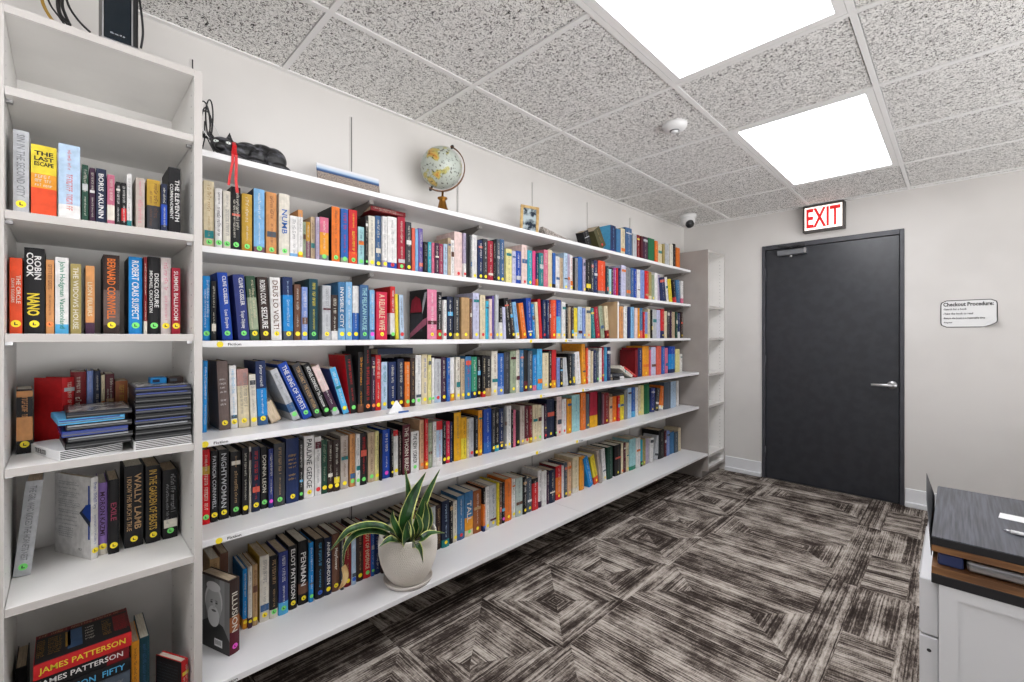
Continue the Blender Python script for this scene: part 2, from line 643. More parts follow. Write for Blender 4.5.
# ------------------------------------------------------------------ mesh builder
class MB:
    def __init__(s):
        s.v, s.f, s.m, s.mats, s.sm, s.uv = [], [], [], [], [], {}
    def mi(s, m):
        if m not in s.mats:
            s.mats.append(m)
        return s.mats.index(m)
    def poly(s, pts, m, smooth=False, uv=None):
        i0 = len(s.v)
        s.v += [tuple(p) for p in pts]
        s.f.append(tuple(range(i0, i0 + len(pts)))); s.m.append(s.mi(m)); s.sm.append(smooth)
        if uv: s.uv[len(s.f) - 1] = uv
    def box(s, x0, x1, y0, y1, z0, z1, m, xf=None):
        P = [(x0, y0, z0), (x1, y0, z0), (x1, y1, z0), (x0, y1, z0), (x0, y0, z1), (x1, y0, z1), (x1, y1, z1), (x0, y1, z1)]
        if xf: P = [tuple(xf @ Vector(p)) for p in P]
        i0 = len(s.v); s.v += P
        for q in ((0, 3, 2, 1), (4, 5, 6, 7), (0, 1, 5, 4), (1, 2, 6, 5), (2, 3, 7, 6), (3, 0, 4, 7)):
            s.f.append(tuple(i0 + k for k in q)); s.m.append(s.mi(m)); s.sm.append(False)
    def bbox(s, x0, x1, y0, y1, z0, z1, m, b=0.002, xf=None):
        """box with chamfered edges"""
        b = min(b, abs(x1 - x0) / 3, abs(y1 - y0) / 3, abs(z1 - z0) / 3)
        ring = [(x0 + b, y0), (x1 - b, y0), (x1, y0 + b), (x1, y1 - b), (x1 - b, y1), (x0 + b, y1), (x0, y1 - b), (x0, y0 + b)]
        inr = [(x0 + b, y0 + b), (x1 - b, y0 + b), (x1 - b, y0 + b), (x1 - b, y1 - b), (x1 - b, y1 - b), (x0 + b, y1 - b), (x0 + b, y1 - b), (x0 + b, y0 + b)]
        s.loft([[(p[0], p[1], z0) for p in inr], [(p[0], p[1], z0 + b) for p in ring], [(p[0], p[1], z1 - b) for p in ring], [(p[0], p[1], z1) for p in inr]], m, xf=xf)
    def loft(s, rings, m, cap=True, smooth=False, xf=None, close=True):
        i0 = len(s.v); n = len(rings[0]); k = s.mi(m)
        for r in rings:
            s.v += [tuple(xf @ Vector(p)) if xf else tuple(p) for p in r]
        for a in range(len(rings) - 1):
            for j in range(n if close else n - 1):
                j2 = (j + 1) % n
                s.f.append((i0 + a * n + j, i0 + a * n + j2, i0 + (a + 1) * n + j2, i0 + (a + 1) * n + j)); s.m.append(k); s.sm.append(smooth)
        if cap:
            s.f.append(tuple(i0 + j for j in reversed(range(n)))); s.m.append(k); s.sm.append(False)
            s.f.append(tuple(i0 + (len(rings) - 1) * n + j for j in range(n))); s.m.append(k); s.sm.append(False)
    def lathe(s, prof, m, c=(0, 0, 0), n=40, xf=None, cap=True):
        s.loft([[(c[0] + r * math.cos(2 * math.pi * j / n), c[1] + r * math.sin(2 * math.pi * j / n), c[2] + z) for j in range(n)] for r, z in prof], m, cap=cap, smooth=True, xf=xf)
    def tube(s, pts, r, m, n=8, xf=None):
        pts = [Vector(p) for p in pts]; rings = []; up = Vector((0, 0, 1))
        rr = r if isinstance(r, (list, tuple)) else [r] * len(pts)
        for i, p in enumerate(pts):
            d = (pts[min(i + 1, len(pts) - 1)] - pts[max(i - 1, 0)]).normalized()
            if i == 0:
                u = d.cross(up if abs(d.dot(up)) < 0.9 else Vector((1, 0, 0))).normalized()
            else:
                u = (u - d * u.dot(d)).normalized()
            v = d.cross(u)
            rings.append([tuple(p + (u * math.cos(2 * math.pi * j / n) + v * math.sin(2 * math.pi * j / n)) * rr[i]) for j in range(n)])
        s.loft(rings, m, smooth=True, xf=xf)
    def disc(s, c, r, m, n=16, xf=None, nrm='y'):
        pts = []
        for j in range(n):
            a = 2 * math.pi * j / n
            pts.append((c[0] + r * math.cos(a), c[1], c[2] + r * math.sin(a)) if nrm == 'y' else (c[0], c[1] + r * math.cos(a), c[2] + r * math.sin(a)))
        s.poly([tuple(xf @ Vector(p)) for p in pts] if xf else pts, m)
    def add(s, verts, faces, m, xf, smooth=False):
        i0 = len(s.v); k = s.mi(m)
        s.v += [tuple(xf @ Vector(p)) for p in verts]
        for f in faces:
            s.f.append(tuple(i0 + j for j in f)); s.m.append(k); s.sm.append(smooth)
    def merge(s, o, xf):
        i0 = len(s.v)
        s.v += [tuple(xf @ Vector(p)) for p in o.v]
        for f, k, sm in zip(o.f, o.m, o.sm):
            s.f.append(tuple(i0 + j for j in f)); s.m.append(s.mi(o.mats[k])); s.sm.append(sm)
    def build(s, name, parent=None, loc=None, rot=None):
        me = bpy.data.meshes.new(name)
        me.from_pydata(s.v, [], s.f)
        for m in s.mats:
            me.materials.append(m)
        me.polygons.foreach_set('material_index', s.m)
        me.polygons.foreach_set('use_smooth', s.sm)
        if s.uv:
            l = me.uv_layers.new(name='UVMap')
            for fi, uv in s.uv.items():
                for li, c in zip(me.polygons[fi].loop_indices, uv):
                    l.data[li].uv = c
        me.update()
        o = bpy.data.objects.new(name, me)
        COL.objects.link(o)
        if parent: o.parent = parent
        if loc: o.location = loc
        if rot: o.rotation_euler = rot
        return o
def tag(o, label=None, cat=None, group=None, kind=None):
    if label: o['label'] = label
    if cat: o['category'] = cat
    if group: o['group'] = group
    if kind: o['kind'] = kind
    return o
def thing(name, label, cat, loc=(0, 0, 0), rot=(0, 0, 0), group=None):
    o = bpy.data.objects.new(name, None)
    o.empty_display_size = 0.05
    COL.objects.link(o)
    o.location = loc; o.rotation_euler = rot
    return tag(o, label, cat, group)
_TXT = {}
def text_mesh(body, bold=0.0):
    """letters as flat faces: (verts, faces, width, height) with cap height ~0.7 at size 1"""
    key = (body, bold)
    if key not in _TXT:
        cu = bpy.data.curves.new('lettering', 'FONT')
        cu.body = body; cu.size = 1.0; cu.resolution_u = 2; cu.offset = bold
        ob = bpy.data.objects.new('lettering', cu)
        me = bpy.data.meshes.new_from_object(ob)
        vs = [tuple(v.co) for v in me.vertices]; fs = [tuple(p.vertices) for p in me.polygons]
        bpy.data.objects.remove(ob); bpy.data.meshes.remove(me)
        x0 = min(v[0] for v in vs); x1 = max(v[0] for v in vs); y0 = min(v[1] for v in vs); y1 = max(v[1] for v in vs)
        vs = [(v[0] - x0, v[1] - y0, 0) for v in vs]
        _TXT[key] = (vs, fs, x1 - x0, y1 - y0)
    return _TXT[key]
def put_text(mb, body, o, du, dv, wmax, hmax, m, bold=0.01, stretch=True, centre=True):
    """body inside a wmax x hmax rectangle from point o; du runs along the words, dv up the letters"""
    vs, fs, tw, th = text_mesh(body, bold)
    sx, sy = wmax / tw, hmax / th
    if not stretch:
        sx = sy = min(sx, sy)
    else:
        sx = min(sx, sy * 1.25); sy = min(sy, sx * 1.9)
    ou = (wmax - tw * sx) / 2 if centre else 0; ov = (hmax - th * sy) / 2
    o, du, dv = Vector(o), Vector(du), Vector(dv)
    X = Matrix.Identity(4)
    for r in range(3):
        X[r][0] = du[r] * sx; X[r][1] = dv[r] * sy; X[r][3] = (o + du * ou + dv * ov)[r]
    mb.add(vs, fs, m, X)


# ------------------------------------------------------------------ room shell
def struct(mb, name, parent=None):
    o = mb.build(name, parent)
    if not parent: o['kind'] = 'structure'
    return o
DY0, DY1, DZ = 0.272, 1.215, 2.027     # door frame opening on the end wall
m = MB(); m.box(RX0 - .1, END_X + .1, WALL_Y, WALL_Y + .1, 0, CEIL + .1, M_WALL); struct(m, 'wall_left')
m = MB()
m.box(END_X, END_X + .1, DY1, WALL_Y, 0, CEIL + .1, M_WALL)
m.box(END_X, END_X + .1, RY0, DY0, 0, CEIL + .1, M_WALL)
m.box(END_X, END_X + .1, DY0, DY1, DZ, CEIL + .1, M_WALL)
m.box(END_X + .09, END_X + .1, DY0, DY1, 0, DZ, M_WALL)  # unseen backing added behind the door to block light under the slab
struct(m, 'wall_far')
# wide opening made up in the unseen right wall to light the ceiling
m = MB()
for q in ((RX0 - .1, RX0 + .2, 0, CEIL + .1), (END_X - .5, END_X + .1, 0, CEIL + .1), (RX0 + .2, END_X - .5, 0, .12), (RX0 + .2, END_X - .5, 2.2, CEIL + .1)):
    m.box(q[0], q[1], RY0 - .1, RY0, q[2], q[3], M_WALL)
struct(m, 'wall_right')
m = MB(); m.box(RX0 - .1, RX0, RY0, WALL_Y, 0, CEIL + .1, M_WALL)
struct(m, 'wall_near')
# baseboards: a flat board with a shoe strip at its foot
def baseboard(name, y0, y1):
    m = MB()
    m.bbox(END_X - .014, END_X - .0005, y0, y1, 0.03, 0.131, M_TRIM, .003)
    m.bbox(END_X - .030, END_X - .0005, y0 - .001, y1 + (.001 if y1 < 1.5 else 0), 0.0, 0.036, M_TRIM, .004)
    struct(m, name)
baseboard('baseboard_far_left', DY1 + .004, 1.524)
baseboard('baseboard_far_right', RY0 + .01, DY0 - .004)

# ------------------------------------------------------------------ carpet: mitred squares and long nested strips
def carpet_mat():
    m = mat('patterned carpet', (90, 82, 76), 0.95, spec=0.1)
    nt, N, L, b = nodes_of(m)
    uv = N.new('ShaderNodeUVMap'); uv.uv_map = 'UVMap'
    def streak(sx, sy, det, rough=.6):
        mp = N.new('ShaderNodeMapping'); mp.inputs['Scale'].default_value = (sx, sy, 1)
        nz = N.new('ShaderNodeTexNoise'); nz.inputs['Scale'].default_value = 1.0; nz.inputs['Detail'].default_value = det; nz.inputs['Roughness'].default_value = rough
        L.new(uv.outputs[0], mp.inputs[0]); L.new(mp.outputs[0], nz.inputs['Vector'])
        return nz.outputs['Fac']
    def math_(op, a, c):
        n = N.new('ShaderNodeMath'); n.operation = op
        for i, v in enumerate((a, c)):
            if isinstance(v, (int, float)): n.inputs[i].default_value = v
            else: L.new(v, n.inputs[i])
        return n.outputs[0]
    sep = N.new('ShaderNodeSeparateXYZ'); L.new(uv.outputs[0], sep.inputs[0])
    def cells(freq, wob, wfreq):
        nz = N.new('ShaderNodeTexNoise'); mp = N.new('ShaderNodeMapping'); mp.inputs['Scale'].default_value = (8, wfreq, 1)
        nz.inputs['Scale'].default_value = 1; nz.inputs['Detail'].default_value = 2
        L.new(uv.outputs[0], mp.inputs[0]); L.new(mp.outputs[0], nz.inputs['Vector'])
        v = N.new('ShaderNodeTexVoronoi'); v.voronoi_dimensions = '1D'; v.inputs['Scale'].default_value = freq
        L.new(math_('ADD', sep.outputs['X'], math_('MULTIPLY', nz.outputs['Fac'], wob)), v.inputs['W'])
        c = N.new('ShaderNodeSeparateColor'); L.new(v.outputs['Color'], c.inputs[0]); return c.outputs[0]
    broad = cells(30, .03, 2)       # strips a few centimetres wide
    thread = cells(210, .006, 9)     # single threads
    dash = streak(170, 26, 2, .7)
    fine = dash
    cross = streak(40, 230, 2, .6)   # weave
    blot = streak(7, 5, 3)
    s = math_('ADD', math_('MULTIPLY', broad, .25), math_('MULTIPLY', thread, .28))
    s = math_('ADD', s, math_('MULTIPLY', dash, .60))
    s = math_('ADD', s, math_('MULTIPLY', cross, .26))
    s = math_('ADD', s, math_('MULTIPLY', blot, .95))
    s = math_('MULTIPLY', s, 0.4274)
    cr = N.new('ShaderNodeValToRGB')
    e = cr.color_ramp.elements
    e[0].position = .38; e[0].color = lin((42, 35, 32)); e[1].position = .62; e[1].color = lin((192, 183, 174))
    k = e.new(.465); k.color = lin((76, 67, 62)); k = e.new(.52); k.color = lin((136, 127, 119))
    L.new(s, cr.inputs['Fac']); L.new(cr.outputs['Color'], b.inputs['Base Color'])
    bp = N.new('ShaderNodeBump'); bp.inputs['Strength'].default_value = .5; bp.inputs['Distance'].default_value = .003
    L.new(math_('ADD', fine, cross), bp.inputs['Height']); L.new(bp.outputs[0], b.inputs['Normal'])
    return m
M_CARPET = carpet_mat()
fl = MB()
P_ = 0.914
rc = random.Random(5)
def clip(poly, X0, X1, Y0, Y1):
    def cut(ps, ax, lim, keep):
        out = []
        for i in range(len(ps)):
            a, b = ps[i - 1], ps[i]
            ka, kb = keep(a[ax], lim), keep(b[ax], lim)
            if ka != kb:
                t = (lim - a[ax]) / (b[ax] - a[ax])
                out.append(tuple(a[q] + (b[q] - a[q]) * t for q in range(2)))
            if kb: out.append(b)
        return out
    for ax, lim, kp in ((0, X0, lambda v, l: v >= l), (0, X1, lambda v, l: v <= l), (1, Y0, lambda v, l: v >= l), (1, Y1, lambda v, l: v <= l)):
        poly = cut(poly, ax, lim, kp)
        if len(poly) < 3: return []
    return poly
def patch(pts, acr, org, seed):
    """floor polygon whose strips lie across direction acr, counted from org"""
    pts = clip(pts, RX0, END_X, RY0, WALL_Y)
    if not pts: return
    ax, ay = acr
    uv = [((p[0] - org[0]) * ax + (p[1] - org[1]) * ay + seed, (p[0] - org[0]) * ay - (p[1] - org[1]) * ax + seed * 3.7) for p in pts]
    # normal up
    A = sum(pts[i - 1][0] * pts[i][1] - pts[i][0] * pts[i - 1][1] for i in range(len(pts)))
    if A < 0: pts = pts[::-1]; uv = uv[::-1]
    fl.poly([(p[0], p[1], 0) for p in pts], M_CARPET, uv=uv)
def corner(x0, x1, y0, y1, ax, ay, seed):
    """strips that turn a corner along the diagonal through an inner point"""
    a = (x0 + (x1 - x0) * ax, y0 + (y1 - y0) * ay)
    patch([(x0, y0), a, (x0, y1)], (1, 0), (x0, y0), seed)
    patch([(x1, y0), (x1, y1), a], (-1, 0), (x1, y0), seed + .8)
    patch([(x0, y0), (x1, y0), a], (0, 1), (x0, y0), seed)
    patch([(x0, y1), a, (x1, y1)], (0, -1), (x0, y1), seed + .8)
def nested(x0, x1, y0, y1, seed, rings=None):
    """rectangle of nested strips with mitred corners; strips follow the nearest edge"""
    wx, wy = x1 - x0, y1 - y0; r = min(wx, wy) / 2
    if wx >= wy: a, b = (x0 + r, y0 + r), (x1 - r, y0 + r)
    else: a, b = (x0 + r, y0 + r), (x0 + r, y1 - r)
    if wx >= wy:
        patch([(x0, y0), a, (x0, y1)], (1, 0), (x0, y0), seed)
        patch([(x1, y0), (x1, y1), b], (-1, 0), (x1, y0), seed)
        patch([(x0, y0), (x1, y0), b, a], (0, 1), (x0, y0), seed)
        patch([(x0, y1), a, b, (x1, y1)], (0, -1), (x0, y1), seed)
    else:
        patch([(x0, y0), (x1, y0), a], (0, 1), (x0, y0), seed)
        patch([(x0, y1), b, (x1, y1)], (0, -1), (x0, y1), seed)
        patch([(x0, y0), a, b, (x0, y1)], (1, 0), (x0, y0), seed)
        patch([(x1, y0), (x1, y1), b, a], (-1, 0), (x1, y0), seed)
XS = 1.85 - 5 * P_
for i in range(9):
    X = XS + i * P_
    for j in range(-2, 3):
        Y = 1.10 + j * 1.55                # one repeat: squares above Y, long strips below
        sd = lambda k: 3.1 * k + .37 * (i % 2)
        nested(X - .457, X, Y, Y + .457, sd(1))
        corner(X - .914, X - .457, Y + .03, Y + .487, .30, .36, sd(2))
        patch([(X - .457, Y + .457), (X, Y + .457), (X, Y + .62), (X - .457, Y + .62)], (0, 1), (0, 0), sd(3))
        patch([(X - .914, Y + .487), (X - .457, Y + .487), (X - .457, Y + .62), (X - .914, Y + .62)], (0, 1), (0, 0), sd(3))
        patch([(X - .914, Y), (X - .457, Y), (X - .457, Y + .03), (X - .914, Y + .03)], (0, 1), (0, 0), sd(4))
        # long strips reaching towards -y, with a short cross band at their head
        nested(X + .11, X + .5, Y - .64, Y, sd(5))
        patch([(X, Y - .64), (X + .11, Y - .64), (X + .11, Y), (X, Y)], (1, 0), (X, 0), sd(10))
        patch([(X + .5, Y - .64), (X + P_, Y - .64), (X + P_, Y), (X + .5, Y)], (1, 0), (X, 0), sd(6))
        patch([(X, Y - .76), (X + P_, Y - .76), (X + P_, Y - .64), (X, Y - .64)], (0, 1), (0, 0), sd(7))
        patch([(X, Y - .93), (X + .46, Y - .93), (X + .46, Y - .76), (X, Y - .76)], (1, .12), (0, 0), sd(8))
        patch([(X + .46, Y - .93), (X + P_, Y - .93), (X + P_, Y - .76), (X + .46, Y - .76)], (0, 1), (0, 0), sd(9))
floor = fl.build('floor'); floor['kind'] = 'structure'

# ------------------------------------------------------------------ ceiling: lay-in tiles on a two foot grid
T = 0.6096
GX = [1.838 + T * k for k in range(-6, 5)]
GY = [0.854 + T * k for k in range(-4, 2)]
def tile_mat():
    m = mat('fissured ceiling tile', (205, 202, 198), 0.95, spec=0.1)
    nt, N, L, b = nodes_of(m)
    tc = N.new('ShaderNodeTexCoord')
    def nz(scale, det, stretch, dist=0.0):
        mp = N.new('ShaderNodeMapping'); mp.inputs['Scale'].default_value = stretch
        n = N.new('ShaderNodeTexNoise'); n.inputs['Scale'].default_value = scale; n.inputs['Detail'].default_value = det; n.inputs['Distortion'].default_value = dist
        L.new(tc.outputs['Object'], mp.inputs[0]); L.new(mp.outputs[0], n.inputs['Vector']); return n.outputs['Fac']
    a = nz(95, 2, (1, 1.9, 1), 1.6)
    c = nz(60, 3, (1.8, 1, 1), 1.8)
    mn = N.new('ShaderNodeMath'); mn.operation = 'MINIMUM'; L.new(a, mn.inputs[0]); L.new(c, mn.inputs[1])
    cr = N.new('ShaderNodeValToRGB'); e = cr.color_ramp.elements
    e[0].position = .36; e[0].color = lin((44, 41, 40)); e[1].position = .405; e[1].color = lin((222, 220, 217))
    k = e.new(.52); k.color = lin((248, 247, 245))
    L.new(mn.outputs[0], cr.inputs['Fac']); L.new(cr.outputs['Color'], b.inputs['Base Color'])
    bp = N.new('ShaderNodeBump'); bp.inputs['Strength'].default_value = 1.0; bp.inputs['Distance'].default_value = .004
    L.new(mn.outputs[0], bp.inputs['Height']); L.new(bp.outputs[0], b.inputs['Normal'])
    return m
M_TILE = tile_mat()
M_GRID = mat('white ceiling grid', (234, 233, 232), 0.5)
LIGHTS = [(0.619, 0.244), (2.4476, 0.244), (-1.2096, 0.244)]     # each fills two tiles along x; the last is unseen, added for light
ce = MB()
xs = [RX0] + [g for g in GX if RX0 < g < END_X] + [END_X]
ys = [RY0] + [g for g in GY if RY0 < g < WALL_Y] + [WALL_Y]
rt = random.Random(3)
for i in range(len(xs) - 1):
    for j in range(len(ys) - 1):
        cx, cy = (xs[i] + xs[i + 1]) / 2, (ys[j] + ys[j + 1]) / 2
        if any(lx < cx < lx + 2 * T and ly < cy < ly + T for lx, ly in LIGHTS): continue
        z = CEIL + .004
        ce.box(xs[i] + .0135, xs[i + 1] - .0135, ys[j] + .0135, ys[j + 1] - .0135, z, z + .016, M_TILE)
ce.box(RX0, END_X, RY0, WALL_Y, CEIL + .09, CEIL + .10, M_GRID)
ceiling = ce.build('ceiling'); ceiling['kind'] = 'structure'
g = MB()
for x in xs[1:-1]: 
    segs = [(RY0, WALL_Y)]
    for lx, ly in LIGHTS:
        if lx + .1 < x < lx + 2 * T - .1: segs = [(RY0, ly), (ly + T, WALL_Y)]
    for a, b_ in segs: g.box(x - .0105, x + .0105, a, b_, CEIL, CEIL + .03, M_GRID)
for y in ys[1:-1]: g.box(RX0, END_X, y - .0105, y + .0105, CEIL + .0004, CEIL + .03, M_GRID)
g.box(RX0, END_X, WALL_Y - .022, WALL_Y, CEIL - .001, CEIL + .03, M_GRID)
g.box(END_X - .022, END_X, RY0, WALL_Y, CEIL - .0012, CEIL + .03, M_GRID)
g.build('ceiling_grid', ceiling)
M_DIFF = mat('light diffuser', (250, 251, 255), 0.6, emit=PANEL_POWER)
LBL = ['large lit ceiling light panel nearest the viewer, cut by the top of the photo',
       'lit ceiling light panel nearer the door and the exit sign', 'unseen ceiling light panel added behind the viewer']
for (lx, ly), lb in zip(LIGHTS, LBL):
    t = thing('ceiling_light', lb, 'ceiling light', (lx + T, ly + T / 2, CEIL), group=None)
    m = MB(); b0 = .030; W, D = T - .012, T / 2 - .012
    for q in ((-W, W, -D, -D + b0), (-W, W, D - b0, D), (-W, -W + b0, -D + b0, D - b0), (W - b0, W, -D + b0, D - b0)):
        m.box(q[0], q[1], q[2], q[3], .0005, .035, M_GRID)
    m.build('frame', t)
    m = MB(); m.box(-W + b0, W - b0, -D + b0, D - b0, .008, .02, M_DIFF); m.build('diffuser', t)

# ------------------------------------------------------------------ long wall shelves
SX0, SX1 = 0.2795, 3.937
BOARDS = [  # top z, front y, label, label marks at (px on the front edge, word)
 (1.826, 1.680, 'uppermost long white wall shelf, holding the cat figurine and the globe', []),
 (1.523, 1.680, 'second long white wall shelf from the top, under the first book row', []),
 (1.222, 1.680, 'third long white wall shelf at eye level with yellow dot and Fiction label', [(220, 'Fiction'), (531, ''), (566, 'Fiction')]),
 (0.922, 1.605, 'fourth long white wall shelf, holding slanting books and a folded leaflet', [(205, 'Fiction'), (541, 'a'), (583, 'Fiction')]),
 (0.620, 1.605, 'fifth long white wall shelf, second from the bottom', [(219, 'Fiction'), (537, 'a'), (577, 'Fiction')]),
]
STD_X = [0.905 + .6 * k for k in range(6)]
M_SHELF = mat('white shelf board', (224, 223, 224), 0.34)
def shelf_board(x0, x1, z, yf, label, marks, brackets, name='wall_shelf'):
    t = thing(name, label, 'shelf', (x0, WALL_Y, z), group=None)
    m = MB(); m.bbox(0, x1 - x0, yf - WALL_Y, -.003, -.0205, 0, M_SHELF, .0012); m.build('board', t)
    for bx in brackets:
        m = MB(); u = bx - x0; dp = (WALL_Y - yf) - .055
        prof = [(-.012, -.0215), (-dp, -.0215), (-dp, -.034), (-dp + .02, -.042), (-.05, -.078), (-.012, -.085)]
        m.loft([[(u - .002, y, zz) for y, zz in prof], [(u + .002, y, zz) for y, zz in prof]], mat('bracket steel', (112, 106, 102), .5, .2))
        m.box(u - .009, u + .009, -dp - .003, -dp + .012, -.036, -.0212, mat('bracket tip', (150, 146, 142), .5))
        m.box(u - .006, u + .006, -.012, -.006, -.09, -.0212, M_LAMG)
        m.build('bracket', t)
    for px, wd in marks:
        x, _ = on_y(px, 341, yf); y = yf - WALL_Y - .0006; u = x - x0
        m = MB(); r = .0095
        m.disc((u, y, -.0115), r, DOTS['y'], 18); m.build('dot_sticker', t)
        if wd == 'Fiction':
            m = MB(); put_text(m, 'Fiction', (u + .022, y, -.0155), (1, 0, 0), (0, 0, 1), .040, .0085, M_INK, .02, True, False); m.build('word_label', t)
        elif wd:
            m = MB(); m.box(u + .016, u + .03, y, y + .0004, -.0125, -.0105, M_INK); m.build('word_label', t)
    return t
for z, yf, lb, mk in BOARDS:
    shelf_board(SX0, SX1, z, yf, lb, mk, STD_X if z < 1.9 else [])
shelf_board(SX0, 2.109, 0.221, 1.530, 'lowest deep white shelf board, near half, carrying the potted plant', [(214, 'Fiction')], STD_X[:2])
shelf_board(2.111, SX1, 0.221, 1.530, 'lowest deep white shelf board, far half beyond the joint', [], STD_X[2:])
x, zz = on_y(540, 0, 1.53)
for k, sx in enumerate([.319] + STD_X[:5]):
    lb = ['slim dark shelf standard above the left bookcase', 'slim dark shelf standard behind the panorama print', 'slim dark shelf standard right of the globe',
          'slim dark shelf standard behind the small picture frame', 'slim dark shelf standard left of the top books', 'slim dark shelf standard above the blue books'][k]
    t = thing('shelf_standard', lb, 'shelf rail', (sx, WALL_Y, 0.1))
    m = MB(); m.box(-.0065, -.0022, -.004, -.0003, 0, 2.118, M_WALL); m.box(.0022, .0065, -.004, -.0003, 0, 2.118, M_WALL)
    m.box(-.0022, .0022, -.002, -.0003, 0, 2.118, M_STEELD)
    m.build('rail', t)

# ------------------------------------------------------------------ tall bookcases
def bookcase(label, x0, W, yf, tops, side, legs, holes_right=True):
    """x0 outer left, yf front plane; tops are the shelf surfaces, lowest is the floor panel"""
    D = WALL_Y - yf - .004; th = .0195; H = 1.993; z0 = .064
    t = thing('bookcase', label, 'bookcase', (x0, yf, 0))
    for s, xx in ((0, 0), (1, W - th)):
        m = MB(); m.bbox(xx, xx + th, 0, D, z0, H, M_LAM, .0012); m.box(xx + .0005, xx + th - .0005, -.0007, .0005, z0, H - .0005, M_EDGEDIM)
        if side is not M_LAM:
            ox_ = xx if s == 0 else xx + th
            m.box(ox_ - .0006, ox_ + .0004, -.0007, D, z0, H, side)
        sp = m.build('side_panel', t)
        m = MB(); hx = th + .0008 if s == 0 else W - th - .0008
        for hy in (.037, D - .045):
            z = .14
            while z < H - .06:
                m.disc((hx, hy, z), .0025, M_STEELD, 8, nrm='x'); z += .032
        m.build('pin_holes', sp)['kind'] = 'stuff'
    m = MB(); m.bbox(th, W - th, 0, D, H - th, H, M_LAM, .001); m.box(th, W - th, -.0006, .0005, H - th + .0005, H - .0005, M_EDGEDIM); m.build('top_panel', t)
    m = MB(); m.box(th, W - th, D - .008, D, z0, H - th, M_LAM); m.build('back_panel', t)
    for k, zt in enumerate(tops):
        m = MB(); m.bbox(th + .001, W - th - .001, .001, D - .009, zt - .0195, zt, M_LAM, .001); m.box(th + .001, W - th - .001, .0004, .0015, zt - .019, zt - .0005, M_EDGEDIM)
        o = m.build('shelf', t)
        if k < len(tops) - 1:
            for xx in (th, W - th - .012):
                m = MB(); m.box(xx, xx + .012, .030, .044, zt - .0265, zt - .0197, M_STEEL); m.build('shelf_pin', o)
    m = MB(); m.box(th, W - th, .055, .075, 0, z0 + .001, side); m.box(0.001, th + .004, .055, D - .01, 0, z0 + .001, side); m.box(W - th - .004, W - .001, .055, D - .01, 0, z0 + .001, side)
    m.build('plinth', t)
    return t
bookcase('tall white left bookcase with four rows of books, cut by the photo edge', -.1175, .3955, 1.530, [1.807, 1.525, 1.2425, .9335, .615, .1], M_LAM, 1)
bookcase('tall empty greige bookcase at the far end, beside the door', 3.940, .3965, 1.530, [1.504, 1.2265, .911, .633, .202, .1], M_LAMG, 0)

# ------------------------------------------------------------------ door with frame, closer and lever
M_DOOR = noise_mat('charcoal door paint', (44, 46, 51), (50, 52, 57), scale=14, rough=0.30, bump=.08)
M_DFR = noise_mat('charcoal frame paint', (60, 61, 67), (66, 67, 73), scale=14, rough=0.38)
d = bpy.data.objects.new('door_1', None); COL.objects.link(d); d['kind'] = 'structure'
d.location = (END_X, DY0, 0)
Wd = DY1 - DY0
m = MB()
for y0, y1 in ((0, .026), (Wd - .026, Wd)):
    m.bbox(-.012, .09, y0 + .0005, y1 - .0005, 0.0, DZ - .0005, M_DFR, .002)
m.bbox(-.012, .09, .026, Wd - .026, DZ - .038, DZ - .0005, M_DFR, .002)
fr = m.build('frame', d)
m = MB(); m.bbox(.004, .048, .029, Wd - .029, .003, DZ - .041, M_DOOR, .002); slab = m.build('door_slab', d)
m = MB(); m.box(.0, .09, .001, Wd - .001, -.02, .0022, M_STEELD); m.build('threshold', d)
for z in (.22, 1.02, 1.78):
    m = MB(); m.tube([(-.004, Wd - .027, z - .055), (-.004, Wd - .027, z + .055)], .007, M_DFR, 10); m.build('hinge', d)
hy, hz = .341 - DY0, .875
m = MB(); m.lathe([(0, 0), (.030, 0), (.030, .007), (.024, .011), (.012, .012), (.010, .045), (0, .045)], M_STEEL, xf=Matrix.Translation((.004, hy, hz)) @ Matrix.Rotation(math.radians(-90), 4, 'Y'))
h = m.build('rosette', d)
m = MB()
m.tube([(-.036, hy - .004, hz), (-.044, hy + .012, hz), (-.047, hy + .04, hz), (-.046, hy + .118, hz - .002)], [.012, .0125, .011, .010], mat('satin steel', (205, 206, 208), .35, .7), 12)
m.build('lever_handle', h)
# overhead closer
cy0, cz = 1.215 - .125 - DY0, 1.945
m = MB(); m.bbox(-.045, .003, cy0 - .205, cy0, cz - .022, cz + .022, mat('closer aluminium', (128, 130, 134), .35, .6), .006); cl = m.build('door_closer', d)
m = MB()
m.bbox(-.047, -.002, cy0 - .212, cy0 - .196, cz - .02, cz + .026, M_STEEL, .003)
m.lathe([(0, -.04), (.011, -.04), (.011, -.02), (0, -.02)], M_STEEL, c=(-.02, cy0 - .10, cz)); m.build('end_cap', cl)
m = MB(); m.tube([(-.022, cy0 - .10, cz + .028), (-.022, cy0 - .10, cz + .045)], .009, M_STEELD)
m.tube([(-.024, cy0 - .10, cz + .042), (-.11, cy0 - .02, cz + .045)], .0055, M_STEELD); m.tube([(-.11, cy0 - .02, cz + .048), (-.014, cy0 - .17, cz + .052)], .005, M_STEELD)
m.bbox(-.02, -.0121, cy0 - .20, cy0 - .14, cz + .04, cz + .062, M_STEELD, .002)
m.build('closer_arm', cl)
